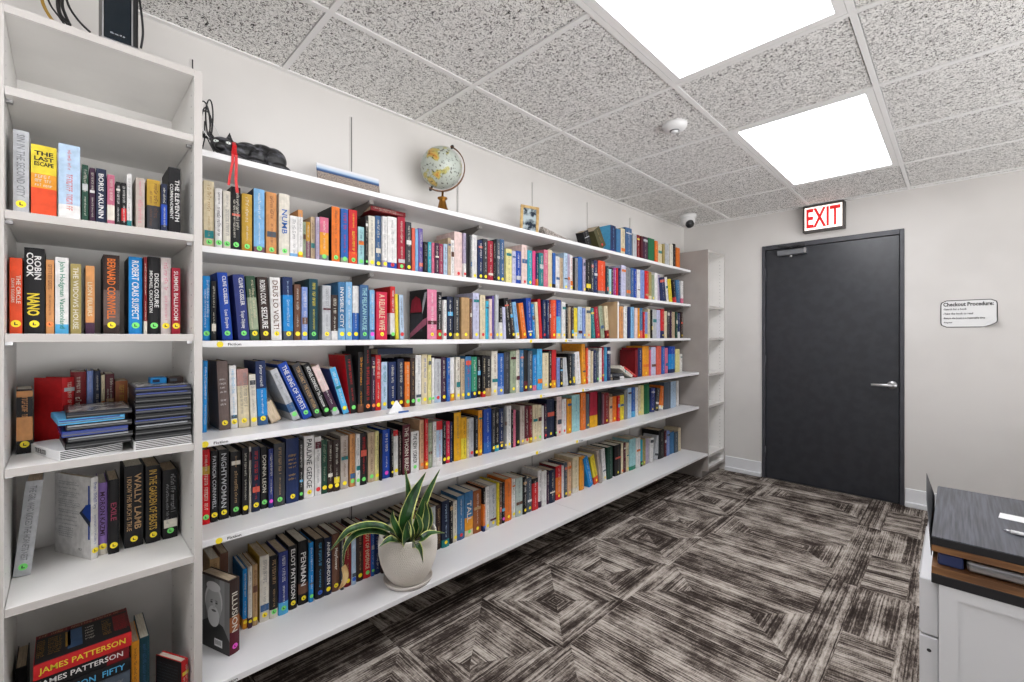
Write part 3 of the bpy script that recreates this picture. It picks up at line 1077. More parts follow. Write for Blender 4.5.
# edge strip of wall trim left of the frame
# ------------------------------------------------------------------ exit sign
M_SIGNH = mat('dark bronze housing', (78, 74, 72), 0.45, 0.3)
M_SIGNF = mat('lit sign face', (255, 246, 238), 0.5, emit=1.0)
M_SIGNR = mat('lit red letter', (214, 22, 28), 0.5, emit=0.5)
t = thing('exit_sign', 'lit EXIT sign with red letters over the door', 'exit sign', (END_X - .076, .617, 2.084))
m = MB(); Wg, Hg = .278, .211
for q in ((0, Wg, 0, .014), (0, Wg, Hg - .014, Hg), (0, .014, .014, Hg - .014), (Wg - .014, Wg, .014, Hg - .014)):
    m.bbox(0, .075, q[0], q[1], q[2], q[3], M_SIGNH, .002)
m.box(.02, .075, .01, Wg - .01, .01, Hg - .01, M_SIGNH); m.build('housing', t)
m = MB(); m.box(.004, .01, .0141, Wg - .0141, .0141, Hg - .0141, M_SIGNF); m.build('face', t)
m = MB(); put_text(m, 'EXIT', (.0035, Wg - .026, .030), (0, -1, 0), (0, 0, 1), Wg - .052, Hg - .056, M_SIGNR, .02); m.build('lettering', t)

# ------------------------------------------------------------------ notice on the end wall
M_PAPER = mat('white paper', (226, 226, 226), 0.7)
t = thing('notice', 'white Checkout Procedure notice with a curling corner on the wall right of the door', 'notice', (END_X - .002, .0, 1.392))
def rr(hw, hh, r, x, n=6, curl=0.0):
    pts = []
    for cx, cy, a0 in ((hw - r, hh - r, 0), (-hw + r, hh - r, 90), (-hw + r, -hh + r, 180), (hw - r, -hh + r, 270)):
        for k in range(n + 1):
            a = math.radians(a0 + 90 * k / n); pts.append((cx + r * math.cos(a), cy + r * math.sin(a)))
    return pts
def notice_pt(u, v, off):      # u to the viewer's right, v up
    c = max(0.0, (u - v * .9) - .150) * 1.3
    return (-off - c * c * 5 - c * .2, -.054 - u, v + c * .25)
m = MB()
for hw, hh, r, mt, off in ((.136, .094, .03, M_INK, .0012), (.131, .089, .026, M_PAPER, .0030)):
    for k in range(14):
        v0, v1 = -hh + 2 * hh * k / 14, -hh + 2 * hh * (k + 1) / 14
        def ext(v):
            q = abs(v) - (hh - r)
            return hw if q <= 0 else hw - r + math.sqrt(max(r * r - q * q, 0))
        for j in range(12):
            u0, u1 = -1 + j / 6, -1 + (j + 1) / 6
            m.poly([notice_pt(u0 * ext(v0), v0, off), notice_pt(u1 * ext(v0), v0, off), notice_pt(u1 * ext(v1), v1, off), notice_pt(u0 * ext(v1), v1, off)], mt)
m.build('sheet', t)
m = MB(); ox = -.0042
put_text(m, 'Checkout Procedure:', (ox, -.054 + .122, .052), (0, -1, 0), (0, 0, 1), .240, .027, M_INK, .03, True, False)
for k, s in enumerate(('-Search for a book', '-Take the book to read', '-Return the book in a reasonable time', '-Repeat')):
    put_text(m, s, (ox - (.0 if k < 3 else 0), -.054 + .122, .026 - k * .031), (0, -1, 0), (0, 0, 1), (.115, .145, .200, .045)[k], .013, M_INK, .02, True, False)
m.build('lettering', t)

# ------------------------------------------------------------------ ceiling devices
M_DEV = mat('white plastic', (226, 226, 226), 0.4)
sx, sy = 0, 0
def ceil_pt(px, py):
    Z = F_PX * (CEIL - CAM_H) / (HOR - py); t_ = (px - 512) / F_PX
    return Z * (CA + t_ * SA), Z * (SA - t_ * CA)
sx, sy = ceil_pt(674.5, 125)
t = thing('smoke_detector', 'round white smoke detector on the ceiling tile above the globe side', 'smoke detector', (sx, sy, CEIL + .004))
m = MB(); m.lathe([(0, 0), (.060, 0), (.060, -.012), (.052, -.026), (.034, -.034), (0, -.034)][::-1], M_DEV); m.build('body', t)
m = MB(); m.lathe([(0, -.044), (.014, -.044), (.020, -.034), (.020, -.030), (0, -.030)], M_DEV); m.lathe([(.0201, -.037), (.0235, -.0345), (.0205, -.0342)], M_STEELD, cap=False); m.build('sensor_cap', t)
sx, sy = ceil_pt(688, 215)
t = thing('security_camera', 'white dome security camera on the ceiling in the far corner', 'security camera', (sx, sy, CEIL))
t.scale = (1.12, 1.12, 1.12)
m = MB(); m.lathe([(0, 0), (.062, 0), (.062, -.018), (.054, -.03), (0, -.03)][::-1], M_DEV); m.build('base', t)
m = MB()
R_ = Matrix.Translation((0, 0, -.05)) @ Matrix.Rotation(math.radians(225 - 90), 4, 'Z') @ Matrix.Rotation(math.radians(-42), 4, 'X')
pr = [(.052 * math.sin(math.radians(a)), .052 * math.cos(math.radians(a))) for a in range(0, 181, 15)]
m.lathe([(max(r, .0001), z) for r, z in pr][::-1], M_DEV, n=28, xf=R_); ball = m.build('ball', t)
m = MB()
XL = R_ @ Matrix.Rotation(math.radians(-90), 4, 'X')
L3 = Matrix.Translation((0, 0, -.05)) @ Vector((-math.cos(math.radians(40)) * .7, -math.cos(math.radians(40)) * .7, -.62)).to_track_quat('Z', 'Y').to_matrix().to_4x4()
m.lathe([(0, .056), (.030, .056), (.032, .040), (0, .03)], M_BLACK, xf=L3, n=24); m.lathe([(0, .062), (.012, .060), (.014, .055)][::-1], M_STEELD, xf=L3, n=20, cap=False)
m.build('lens', ball)

# ------------------------------------------------------------------ books
def scribble(mb, u0, u1, v0, v1, P, m, rnd):
    """rows of small strokes standing for lettering too small to read; P(u, v) gives the point on the spine"""
    u = u0; hh = v1 - v0; caps = rnd.random() < .5
    while u < u1:
        for _ in range(rnd.randint(3, 8)):
            lw = hh * rnd.uniform(0.34, 0.58)
            if u + lw > u1: return
            k = rnd.random(); t = lw * 0.24; top = 1.0 if caps or rnd.random() < .3 else .70
            bars = [(0, t, 0, top)]
            if k < .30: bars += [(t, lw, top - .14, top), (t, lw * .8, top * .42, top * .42 + .12)]
            elif k < .55: bars += [(lw - t, lw, 0, top), (t, lw - t, top - .14, top)]
            elif k < .75: bars += [(t, lw, 0, .14), (t, lw, top - .14, top), (lw - t, lw, .14, top * .5)]
            elif k < .9: bars = [(lw * .4, lw * .4 + t, 0, top), (0, lw, top - .14, top)]
            for a, b, c, d in bars:
                mb.poly([P(u + a, v0 + hh * c), P(u + b, v0 + hh * c), P(u + b, v0 + hh * d), P(u + a, v0 + hh * d)], m)
            u += lw + hh * 0.15
        u += hh * 0.4

def book_parts(w, h, d, bands, letter, dot, titles, seed, small=False, hard=True, dotpos=0.024):
    """four builders in book space: x across the spine, y from spine to fore edge, z up"""
    rnd = random.Random(seed)
    t = min(0.0022, w * 0.18)
    bulge = min(0.0035, w * 0.13) if hard else min(0.001, w * 0.05)
    sidec = next((q[2:] for q in titles if q.startswith('s=')), None)
    titles = [q for q in titles if not q.startswith('s=')]
    tot = sum(f for _, f in bands); zs = [h]
    for _, f in bands: zs.append(zs[-1] - h * f / tot)
    zs[-1] = 0.0
    ns = 4 if not small else 2
    arc = [(w * k / ns, bulge * (1 - math.sin(math.pi * k / ns))) for k in range(ns + 1)]
    outer = [(0.0, d)] + arc + [(w, d)]
    cv = MB()
    side = pal(sidec) if sidec else pal(bands[0][0]) if len(bands) < 2 else pal(max(bands, key=lambda b: b[1])[0])
    for i, (nm, _) in enumerate(bands):
        z1, z0 = zs[i], zs[i + 1]
        for k in range(len(outer) - 1):
            a, b = outer[k], outer[k + 1]
            edge = k == 0 or k == len(outer) - 2
            cv.poly([(a[0], a[1], z0), (b[0], b[1], z0), (b[0], b[1], z1), (a[0], a[1], z1)], side if sidec and k == 0 else pal(nm), smooth=not edge and not small)
    # inside of the covers and the thin rims
    cv.box(0.0002, t, bulge + .002, d, 0.0, h - 0.0002, side)
    cv.box(w - t, w - 0.0002, bulge + .002, d, 0.0, h - 0.0002, side)
    top = [(p[0], p[1], h) for p in arc] + [(w, bulge + .004, h), (0, bulge + .004, h)]
    cv.poly(top, pal(bands[0][0]))
    cv.poly([(p[0], p[1], 0) for p in reversed(top)], pal(bands[-1][0]))
    pg = MB()
    ins = 0.003 if hard else 0.0004
    pm = M_PAGEA if rnd.random() < .6 else M_PAGEB
    pg.box(t, w - t, bulge + .0041, d - (0.004 if hard else 0.0006), ins, h - ins, pm)
    # lettering
    lt = None
    y = -0.0004
    accent = None
    def lum(nm_): return sum(PAL[nm_]) / 3
    if not titles and len(bands) == 1 and rnd.random() < .5 and w > .006:
        dark = lum(bands[0][0]) < 120
        accent = rnd.choice(['ivory', 'silver', 'tan', 'coral', 'sky', 'yellow', 'white'] if dark else ['denim', 'maroon', 'slate', 'teal', 'orange', 'charcoal', 'brown'])
    if letter == '-' and rnd.random() < .75:
        letter = 'ivory' if lum(bands[0][0]) < 130 else rnd.choice(['slate', 'brown', 'navy'])
    if letter != '-':
        lt = MB(); lm = pal(letter)
        if accent:
            z_a = h * rnd.choice((.80, .16, .55, .30)); hh_a = h * rnd.uniform(.03, .13)
            lt.poly([(w * .06, y + .0002, z_a), (w * .94, y + .0002, z_a), (w * .94, y + .0002, z_a + hh_a), (w * .06, y + .0002, z_a + hh_a)], pal(accent))
        flat = w > 0.012
        bot = dotpos + 0.016 if dot != '-' else h * 0.07
        Z1, Z0 = h * 0.95, bot
        def P(u, v): return (v, y, Z1 - u)
        if titles and '^' in titles[0]:
            rows = titles[0].split('^'); zz = h * 0.93; rh = w * 0.30
            for r in rows:
                put_text(lt, r, (w * .12, y, zz - rh), (1, 0, 0), (0, 0, 1), w * .76, rh * .8, lm, 0.03); zz -= rh
            zz -= h * .12
            for r in ('A Gripping Story'.split()):
                scribble(lt, 0, w * .7, 0, rh * .55, lambda u, v, zz=zz: (w * .15 + u, y, zz - rh * .6 + v), pal('ivory'), rnd); zz -= rh * .8
        elif titles and titles[0] == '~':
            for zz in (.72, .66, .60, .54, .42, .36):
                scribble(lt, 0, w * .62, 0, w * .17, lambda u, v, zz=zz: (w * .18 + u, y, h * zz + v), lm, rnd)
        elif titles and titles[0] == 'NANO':
            put_text(lt, 'ROBIN', (w * .50, y, Z1), (0, 0, -1), (1, 0, 0), h * .36, w * .34, lm, .02)
            put_text(lt, 'COOK', (w * .12, y, Z1), (0, 0, -1), (1, 0, 0), h * .30, w * .34, lm, .02)
            put_text(lt, 'NANO', (w * .14, y, h * .47), (0, 0, -1), (1, 0, 0), h * .26, w * .62, pal('yellow'), .03)
        elif titles and titles[0].startswith('CLIVE'):
            put_text(lt, 'CLIVE CUSSLER', (w * .45, y, Z1), (0, 0, -1), (1, 0, 0), h * .42, w * .36, lm, .02)
            put_text(lt, titles[0].split('  ')[1], (w * .3, y, h * .45), (0, 0, -1), (1, 0, 0), h * .27, w * .42, lm, .01)
        elif titles:
            n = len(titles); L = Z1 - Z0
            if n == 1:
                put_text(lt, titles[0], (w * .22, y, Z1), (0, 0, -1), (1, 0, 0), L, w * .52, lm, 0.012)
            elif h > 0.15 and w > 0.02 and n == 2 and len(titles[0]) < 8:
                put_text(lt, titles[1], (w * .2, y, Z1), (0, 0, -1), (1, 0, 0), L * .5, w * .55, lm, 0.012)
                put_text(lt, titles[0], (w * .2, y, Z1 - L * .55), (0, 0, -1), (1, 0, 0), L * .44, w * .6, pal('yellow') if titles[0] == 'NANO' else lm, 0.02)
            else:
                put_text(lt, titles[0], (w * .52, y, Z1), (0, 0, -1), (1, 0, 0), L, w * .36, lm, 0.012)
                put_text(lt, titles[1], (w * .12, y, Z1 - L * .1), (0, 0, -1), (1, 0, 0), L * .85, w * .26, lm, 0.008)
        else:
            L = Z1 - Z0; c = rnd.random()
            hh = min(w * .42, 0.0105) * rnd.uniform(.8, 1.1); v0 = (w - hh) / 2
            if small: 
                cut = L * rnd.uniform(.4, .6)
                scribble(lt, L * .04, cut, v0, v0 + hh, P, lm, rnd)
                scribble(lt, cut + L * .08, L * .96, v0 + hh * .15, v0 + hh * .85, P, lm, rnd)
            elif c < .45:
                cut = L * rnd.uniform(.45, .62)
                scribble(lt, L * .02, cut, v0, v0 + hh, P, lm, rnd)
                scribble(lt, cut + L * .07, L, v0 + hh * .2, v0 + hh * .8, P, lm, rnd)
            elif c < .75 or w < .018:
                cut = L * rnd.uniform(.25, .4)
                scribble(lt, L * .02, cut, v0 + hh * .2, v0 + hh * .8, P, lm, rnd)
                scribble(lt, cut + L * .06, L * .97, v0, v0 + hh, P, lm, rnd)
            else:
                scribble(lt, L * .02, L * .8, w * .52, w * .52 + min(w * .3, .011), P, lm, rnd)
                scribble(lt, L * .2, L * .98, w * .2, w * .2 + min(w * .2, .007), P, lm, rnd)
        if not lt.f: lt = None
    st = None
    if dot != '-':
        st = MB(); r = min(0.0085, max(w * .46, 0.005))
        st.disc((w / 2, y - .0003, dotpos), r, DOTS[dot], 18)
        if not small:
            q = r * .42
            st.poly([(w / 2 - q * .8, y - .0006, dotpos + q), (w / 2 - q * .8, y - .0006, dotpos - q), (w / 2 - q * .2, y - .0006, dotpos - q), (w / 2 - q * .2, y - .0006, dotpos + q)], M_INK)
            st.poly([(w / 2 - q * .2, y - .0006, dotpos - q), (w / 2 + q * .9, y - .0006, dotpos - q), (w / 2 + q * .9, y - .0006, dotpos - q * .4), (w / 2 - q * .2, y - .0006, dotpos - q * .4)], M_INK)
    return cv, pg, lt, st

def emit_book(label, parts, loc, rot=(0, 0, 0), group=None):
    cv, pg, lt, st = parts
    o = thing('book', label, 'book', loc, rot, group)
    cv.build('cover', o); pg.build('pages', o)
    if lt: lt.build('lettering', o)
    if st: st.build('sticker', o)
    return o

# read the rows
RECS = []
for row, txt in ROWS.items():
    zs, ys, phrase, grp = ROW_INFO[row]
    prev = -9
    for line in txt.strip().splitlines():
        head, *tl = [q.strip() for q in line.split('|')]
        f = head.split()
        x0, x1, tp = float(f[0]), float(f[1]), float(f[2])
        bands = [(b.split(':')[0], float(b.split(':')[1]) if ':' in b else 1.0) for b in f[3].split(',')]
        lean = float(f[6]) if len(f) > 6 else 0.0
        rnd = random.Random(line)
        y = ys + rnd.uniform(-.006, .009)
        a, _ = on_y(x0, 0, y); b, _ = on_y(x1, 0, y)
        a = max(a, prev + .0004)
        ztop = on_y((x0 + x1) / 2 + lean, tp, y)[1]
        xt = on_y((x0 + x1) / 2 + lean, tp, y)[0] - on_y((x0 + x1) / 2, tp, y)[0]
        hh = ztop - zs
        ang = math.atan2(xt, hh)
        wdt = max((b - a) * math.cos(ang) - .0007, .003)
        hgt = (hh - (wdt * abs(math.sin(ang)) * .5)) / math.cos(ang)
        hard = hgt > .195
        d = min(hgt * rnd.uniform(.62, .68), WALL_Y - .008 - y)
        area = (x1 - x0) * abs((HOR - tp) - (HOR - (HOR - (zs - CAM_H) * F_PX / (a * CA + y * SA))))
        RECS.append(dict(row=row, a=a, y=y, z=zs, w=wdt, h=hgt, d=d, ang=ang, bands=bands, letter=f[4], dot=f[5], titles=tl, hard=hard, area=area, px=(x0 + x1) / 2, seed=line))
        prev = b if ang == 0 else a + (b - a)
N_SINGLE = 287
by_area = sorted([r for r in RECS], key=lambda r: -r['area'])
for i, r in enumerate(by_area): r['single'] = i < N_SINGLE
DOTN = {'y': 'yellow', 'g': 'green', 'r': 'red', 'm': 'magenta', 'o': 'orange', 'b': 'blue'}
def nm(r):
    ks = sorted(r['bands'], key=lambda b: -b[1])
    seen = []
    for k, _ in ks:
        k = k.replace('_', ' ')
        if k not in seen: seen.append(k)
    return ' and '.join(seen[:2])
def c1(r): return max(r['bands'], key=lambda b: b[1])[0].replace('_', ' ')
def label_books():
    used = {}
    rows = {}
    for r in RECS: rows.setdefault(r['row'], []).append(r)
    for row, rs in rows.items():
        ph = ROW_INFO[row][2]
        for i, r in enumerate(rs):
            base = nm(r) + ' book'
            if r['ang'] < -.12: base = 'leaning ' + base
            elif r['w'] > .045: base = 'thick ' + base
            elif r['w'] < .014: base = 'slim ' + base
            if r['letter'] != '-' and len(base.split()) < 5: base += ' with ' + r['letter'].replace('_', ' ') + ' lettering'
            elif r['dot'] != '-': base += ' with ' + DOTN[r['dot']] + ' dot'
            if i == 0: nb = 'first from the left'
            elif i == len(rs) - 1: nb = 'last on the right'
            else: nb = 'between ' + c1(rs[i - 1]) + ' and ' + c1(rs[i + 1])
            r['base'] = base; r['label'] = base + ', ' + ph + ', ' + nb
        cnt = {}
        for r in rs: cnt.setdefault(r['label'], []).append(r)
        for lb, g in cnt.items():
            if len(g) > 1:
                for k, r in enumerate(g):
                    r['label'] = r['base'] + ', ' + ph + ', ' + ['first', 'second', 'third', 'fourth', 'fifth', 'sixth'][k] + ' such from left'
    for r in RECS:
        ws = r['label'].split()
        if len(ws) > 16:
            r['label'] = r['label'].replace(' long row', ' row').replace('uppermost long book row', 'uppermost book row').replace(' lettering', ' title')
            ws = r['label'].split()
        if len(ws) > 16: r['label'] = r['label'].replace('leaning ', '').replace('thick ', '').replace('slim ', '')
        if len(r['label'].split()) > 16: r['label'] = r['label'].replace(' book with', ' book,').replace(' title', ' letters')
        if len(r['label'].split()) > 16: r['label'] = r['label'].replace('left bookcase behind the disc cases', 'behind the disc cases').replace('top of the long shelves', 'above the long shelves')
label_books()
stuff = {}
for r in RECS:
    small = r['area'] < 420
    ps = book_parts(r['w'], r['h'], r['d'], r['bands'], r['letter'], r['dot'], r['titles'], r['seed'], small, r['hard'])
    ang = r['ang']
    if ang > 0:      # leaning right: pivot on the lower right corner
        M = Matrix.Translation((r['w'], 0, 0)); base = (r['a'] + r['w'] / math.cos(ang), r['y'], r['z'])
        for p in ps:
            if p: p.v = [(v[0] - r['w'], v[1], v[2]) for v in p.v]
    else:
        base = (r['a'], r['y'], r['z'])
    rot = (0, ang, 0)
    base = (base[0], base[1], base[2] + .0003)
    if r['single']:
        bo = emit_book(r['label'], ps, base, rot, ROW_INFO[r['row']][3])
        if r['seed'].startswith('427.3'):      # the pink book whose patterned cover shows
            m = MB(); q = r['d']; hz_ = r['h']
            def cq(pts, c, e): m.poly([(-.0004 - e, (1 - u) * q * .98, v * hz_) for u, v in pts], pal(c))
            cq([(0, .01), (1, .01), (1, .99), (0, .99)], 'black', 0)
            cq([(.02, .55), (.12, .80), (.35, .88), (.60, .82), (.70, .62), (.72, .55)], 'crimson', .0003)
            cq([(.04, .16), (.72, .16), (.76, .52), (.06, .52)], 'charcoal', .0003)
            cq([(.0, .02), (.95, .30), (1, .44), (.78, .40), (.0, .12)], 'dusty_rose', .0006)
            cq([(.72, .50), (.80, .60), (.92, .80), (.98, .95), (.86, .93), (.74, .72)], 'silver', .0006)
            m.build('cover_print', bo)
    else:
        X = Matrix.Translation(base) @ Euler(rot).to_matrix().to_4x4()
        mb = stuff.setdefault('s', MB())
        for p in ps:
            if p: mb.merge(p, X)
if stuff:
    o = stuff['s'].build('books')
    tag(o, 'many narrow far books filling the right halves of the long shelf rows', 'books', kind='stuff')

def odd_book(label, w, h, d, bands, letter, dot, loc, rot, titles=(), group=None, hard=True, seed='x', lay=False):
    """a single book placed by hand; rot in degrees"""
    ps = book_parts(w, h, d, [(b.split(':')[0], float(b.split(':')[1]) if ':' in b else 1.0) for b in bands.split(',')], letter, dot, list(titles), seed, False, hard)
    return emit_book(label, ps, loc, tuple(math.radians(v) for v in rot), group)

# ------------------------------------------------------------------ books placed by hand
def world(o): return o
def lying(label, x1, y, z, w, h, d, bands, letter='-', titles=(), group=None, tilt=0.0, seed='q', yaw=0.0):
    """lies flat, spine to the viewer; x1 is its right end"""
    o = odd_book(label, w, h, d, bands, letter, '-', (x1, y, z), (0, -90 + tilt, yaw), titles, group, False, seed)
    return o
def row_top(row, pa, pb):
    y = ROW_INFO[row][1]
    a, _ = on_y(pa, 0, y); b, _ = on_y(pb, 0, y)
    zt = max([r['z'] + (r['h'] * math.cos(r['ang']) + r['w'] * abs(math.sin(r['ang']))) for r in RECS if r['row'] == row and r['a'] + r['w'] > a and r['a'] < b])
    return a, b, zt + .0012
a, b, zt = row_top('A', 371.5, 406)
lying('dark red book lying flat across the uppermost book row, right of the orange books', b, 1.738, zt, .019, b - a, .15, 'dark_red', 'ivory', group=None, seed='t1')
a, b, zt = row_top('C', 377, 412)
lying('black slate case lying flat across the third row under the eye-level shelf', b, 1.730, zt, .026, b - a, .16, 'midnight', '-', seed='t2')
a, b, zt = row_top('D', 612.6, 624)
lying('black book lying flat across the red and orange books in the fourth row', b, 1.742, zt, .020, b - a, .14, 'black', 'grey', seed='t3')
a, _ = on_y(613, 0, 1.735)
lying('black and white book lying flat at the bottom of the far slumped pile, third row', a + .150, 1.735, .9222, .022, .145, .13, 'black:3,white:2', 'grey', seed='t4')
lying('black book lying flat upon another in the far slumped pile, third row', a + .150, 1.740, .9446, .022, .145, .13, 'charcoal', 'grey', seed='t7')
lying('ivory book sliding down under the red one in the far slumped pile, third row', a + .268, 1.738, .9226, .026, .185, .13, 'ivory', 'grey', tilt=25, seed='t5')
o = lying('red book sliding down from the far slumped pile, third row', a + .326, 1.737, .9226, .016, .185, .12, 'red', 'cream', tilt=25, seed='t6')
# bearded author's photo book, turned outwards
o = odd_book('thick dark book turned outward showing a bearded man in black and white, lowest row', .034, .238, .152, 'dark_brown:5,sienna:2,maroon:3', 'ivory', 'm', (.3687, 1.632, .2213), (0, 0, 20), ('ILLUSION',), None, True, 'ill')
def gm(v): return mat('print grey %d' % v, (v, v, v), .45)
m = MB()
def CP(u, v): return (-.0006, .150 - u, v)      # u from the fore edge towards the spine
def ell(mb, cu, cv, ru, rv, mt, lift=0, a0=0, a1=360, n=26):
    mb.poly([(CP(0, 0)[0] - lift, CP(cu + ru * math.cos(math.radians(a0 + (a1 - a0) * k / n)), 0)[1], cv + rv * math.sin(math.radians(a0 + (a1 - a0) * k / n))) for k in range(n)], mt)
def quad(mb, pts, mt, lift=0): mb.poly([(-.0006 - lift, .150 - u, v) for u, v in pts], mt)
for k in range(6): quad(m, [(k * .025, 0), (k * .025 + .025, 0), (k * .025 + .025, .232), (k * .025, .232)], gm((120, 96, 84, 104, 136, 110)[k]))
quad(m, [(.0, 0), (.15, 0), (.15, .045), (.118, .085), (.085, .095), (.05, .10), (.0, .075)], gm(24), .0002)
ell(m, .070, .158, .045, .056, gm(205), .0004)
ell(m, .070, .146, .040, .058, gm(168), .0006)
ell(m, .070, .108, .030, .034, gm(206), .0008)
ell(m, .072, .127, .012, .004, gm(90), .0010); ell(m, .060, .153, .006, .003, gm(40), .0010); ell(m, .086, .153, .006, .003, gm(40), .0010)
quad(m, [(.055, .160), (.066, .162), (.066, .159), (.055, .157)], gm(90), .0010); quad(m, [(.080, .162), (.092, .160), (.092, .157), (.080, .159)], gm(90), .0010)
quad(m, [(.070, .156), (.076, .156), (.080, .135), (.067, .135)], gm(190), .0009)
ell(m, .070, .204, .036, .016, gm(206), .0010)
quad(m, [(.075, .016), (.115, .016), (.115, .040), (.075, .040)], gm(235), .0010)
for k in range(9): quad(m, [(.080 + k * .0035, .022), (.0815 + k * .0035, .022), (.0815 + k * .0035, .036), (.080 + k * .0035, .036)], gm(20), .0012)
m.build('back_cover_photo', o)
for k, (x, w_, h_, c) in enumerate(((.349, .028, .252, 'tan'), (.379, .024, .262, 'brown'))):
    odd_book(('tan' if k == 0 else 'brown') + ' paperback standing behind the bearded man book, its page tops showing', w_, h_, .112, c, '-', '-', (x, 1.802, .2213), (0, 0, 0), (), None, False, 'bh%d' % k)
# pages-first book under the slanted ones
a, _ = on_y(272, 0, 1.742)
odd_book('cream page block of a small book propped under the slanted books, third row', .034, .15, .080, 'beige', '-', '-', (a, 1.892, .9225), (90, -24, 0), (), None, False, 'pg')

# left bookcase, fourth row: white book turned outwards
o = odd_book('white book turned outward with blue marks on its cover, left bookcase fourth row', .0165, .228, .160, 'white', 'royal_blue', 'y', (.0520, 1.700, .6153), (0, 0, 27), (), None, True, 'wb')
rnd = random.Random(4); m = MB()
def WP(u, v): return (-.0004, .156 - u, v)
v = .205
while v > .045:
    scribble(m, 0.004, rnd.uniform(.08, .10) if v > .08 else .07, v, v + .0032, lambda u, vv: WP(.010 + u, vv), pal('slate'), rnd); v -= rnd.choice((.006, .006, .006, .011))
scribble(m, 0, .018, .02, .026, lambda u, vv: WP(.10 + u, vv), M_INK, rnd)
m.poly([WP(.142, .055), WP(.149, .055), WP(.149, .205), WP(.142, .205)], pal('royal_blue'))
m.poly([(-.0006,) + WP(.105, .125)[1:], (-.0006,) + WP(.15, .09)[1:], (-.0006,) + WP(.154, .13)[1:], (-.0006,) + WP(.128, .145)[1:]], pal('midnight'))
m.poly([(-.0008,) + WP(.118, .128)[1:], (-.0008,) + WP(.154, .105)[1:], (-.0008,) + WP(.154, .155)[1:], (-.0008,) + WP(.132, .150)[1:]], pal('royal_blue'))
m.build('cover_print', o)
# left bookcase, third row
odd_book('black book with orange title blocks at the left end, left bookcase third row', .029, .166, .11, 'black:.3,tan_orange:1,black:3.4,tan_orange:4,black:2.2', 'tan_orange', 'y', (-.0880, 1.702, .9338), (0, 0, 3), (), None, False, 'ob')
odd_book('worn red book turned outward behind the left stack of disc cases', .030, .190, .088, 'red', 'ivory', '-', (-.003, 1.716, .9338), (0, 0, 40), (), None, True, 'rb')
a = None
# left bookcase, bottom row
zb = .1003
cols = ['charcoal', 'maroon', 'navy', 'black', 'slate']
ord_ = ['lowest', 'second lowest', 'third lowest', 'fourth lowest', 'fifth lowest']
for k in range(5):
    lying(cols[k].replace('_', ' ') + ' book, ' + ord_[k] + ' of the flat pile in the left bookcase bottom', .126, 1.606, zb, .0445, .182, .15, cols[k], 'grey', seed='p%d' % k, group=None); zb += .0449
lying('black and sky blue book, third from the top of the bottom pile', .128, 1.602, zb, .031, .184, .152, 'black', 'sky', titles=('PATTERSON  FIFTY',), seed='p6'); zb += .0314
lying('black book with white and red title, second from top of the bottom pile', .124, 1.606, zb, .034, .180, .15, 'black:3,dark_red:1', 'white', titles=('JAMES PATTERSON',), seed='p7'); zb += .0344
o = lying('red and black book topmost on the flat pile, bottom of the left bookcase', .129, 1.600, zb, .036, .184, .156, 'red', 'yellow', titles=('JAMES PATTERSON',), seed='p8')
m = MB()
def TP(a_, b_, lift=.0004): return (.036 + lift, a_, b_)    # a_ depth from the spine, b_ along the height axis (0 = right end)
def tq(a0, a1, b0, b1, mt, lift=.0004): m.poly([TP(a0, b0, lift), TP(a1, b0, lift), TP(a1, b1, lift), TP(a0, b1, lift)], mt)
tq(.006, .155, .001, .183, pal('black'))
tq(.135, .155, .001, .183, pal('dark_red'), .0006)
tq(.04, .128, .002, .034, pal('dark_red'), .0006); tq(.045, .125, .118, .128, pal('mustard'), .0006)
tq(.03, .128, .096, .124, pal('denim'), .0006)
rnd = random.Random(11)
for b0, b1, c in ((.004, .032, 'red'), (.038, .056, 'mustard'), (.134, .160, 'mustard'), (.165, .180, 'mustard')):
    for q in range(9):
        a0 = .035 + q * .010
        scribble(m, 0, b1 - b0, a0, a0 + .006, lambda u, v, b1=b1: (.0368, v, b1 - u), pal(c), rnd)
for q in range(5): scribble(m, 0, .02, .045 + q * .016, .053 + q * .016, lambda u, v: (.0368, v, .090 - u), pal('ivory'), rnd)
scribble(m, 0, .17, .139, .150, lambda u, v: (.0370, v, .178 - u), pal('tan'), rnd)
m.build('cover_print', o)
odd_book('dark book with white title standing left of the bottom pile', .022, .262, .13, 'black', 'white', '-', (-.093, 1.745, .1003), (0, 0, 0), ('JAMES PATTERSON',), None, True, 's1')
odd_book('orange book standing right of the bottom pile, left bookcase', .0165, .275, .125, 'amber', 'brown', '-', (.1320, 1.640, .1003), (0, 0, 0), (), None, False, 's2')
odd_book('teal book with yellowed page tops standing in the left bookcase bottom', .0225, .272, .155, 'dark_teal', 'denim', '-', (.1500, 1.650, .1003), (0, 0, 0), (), None, False, 's3')
o = odd_book('red spined book with black back cover turned outward, bottom right of left bookcase', .019, .205, .106, 'red', 'ivory', '-', (.2360, 1.566, .1003), (0, 0, 27), (), None, True, 's4')
m = MB(); m.poly([(-.0004, .002, .001), (-.0004, .105, .001), (-.0004, .105, .204), (-.0004, .002, .204)], pal('black'))
for q in range(14): scribble(m, 0, .085, .185 - q * .009, .1885 - q * .009, lambda u, v: (-.0007, .10 - u, v), pal('slate'), rnd)
m.build('cover_print', o)

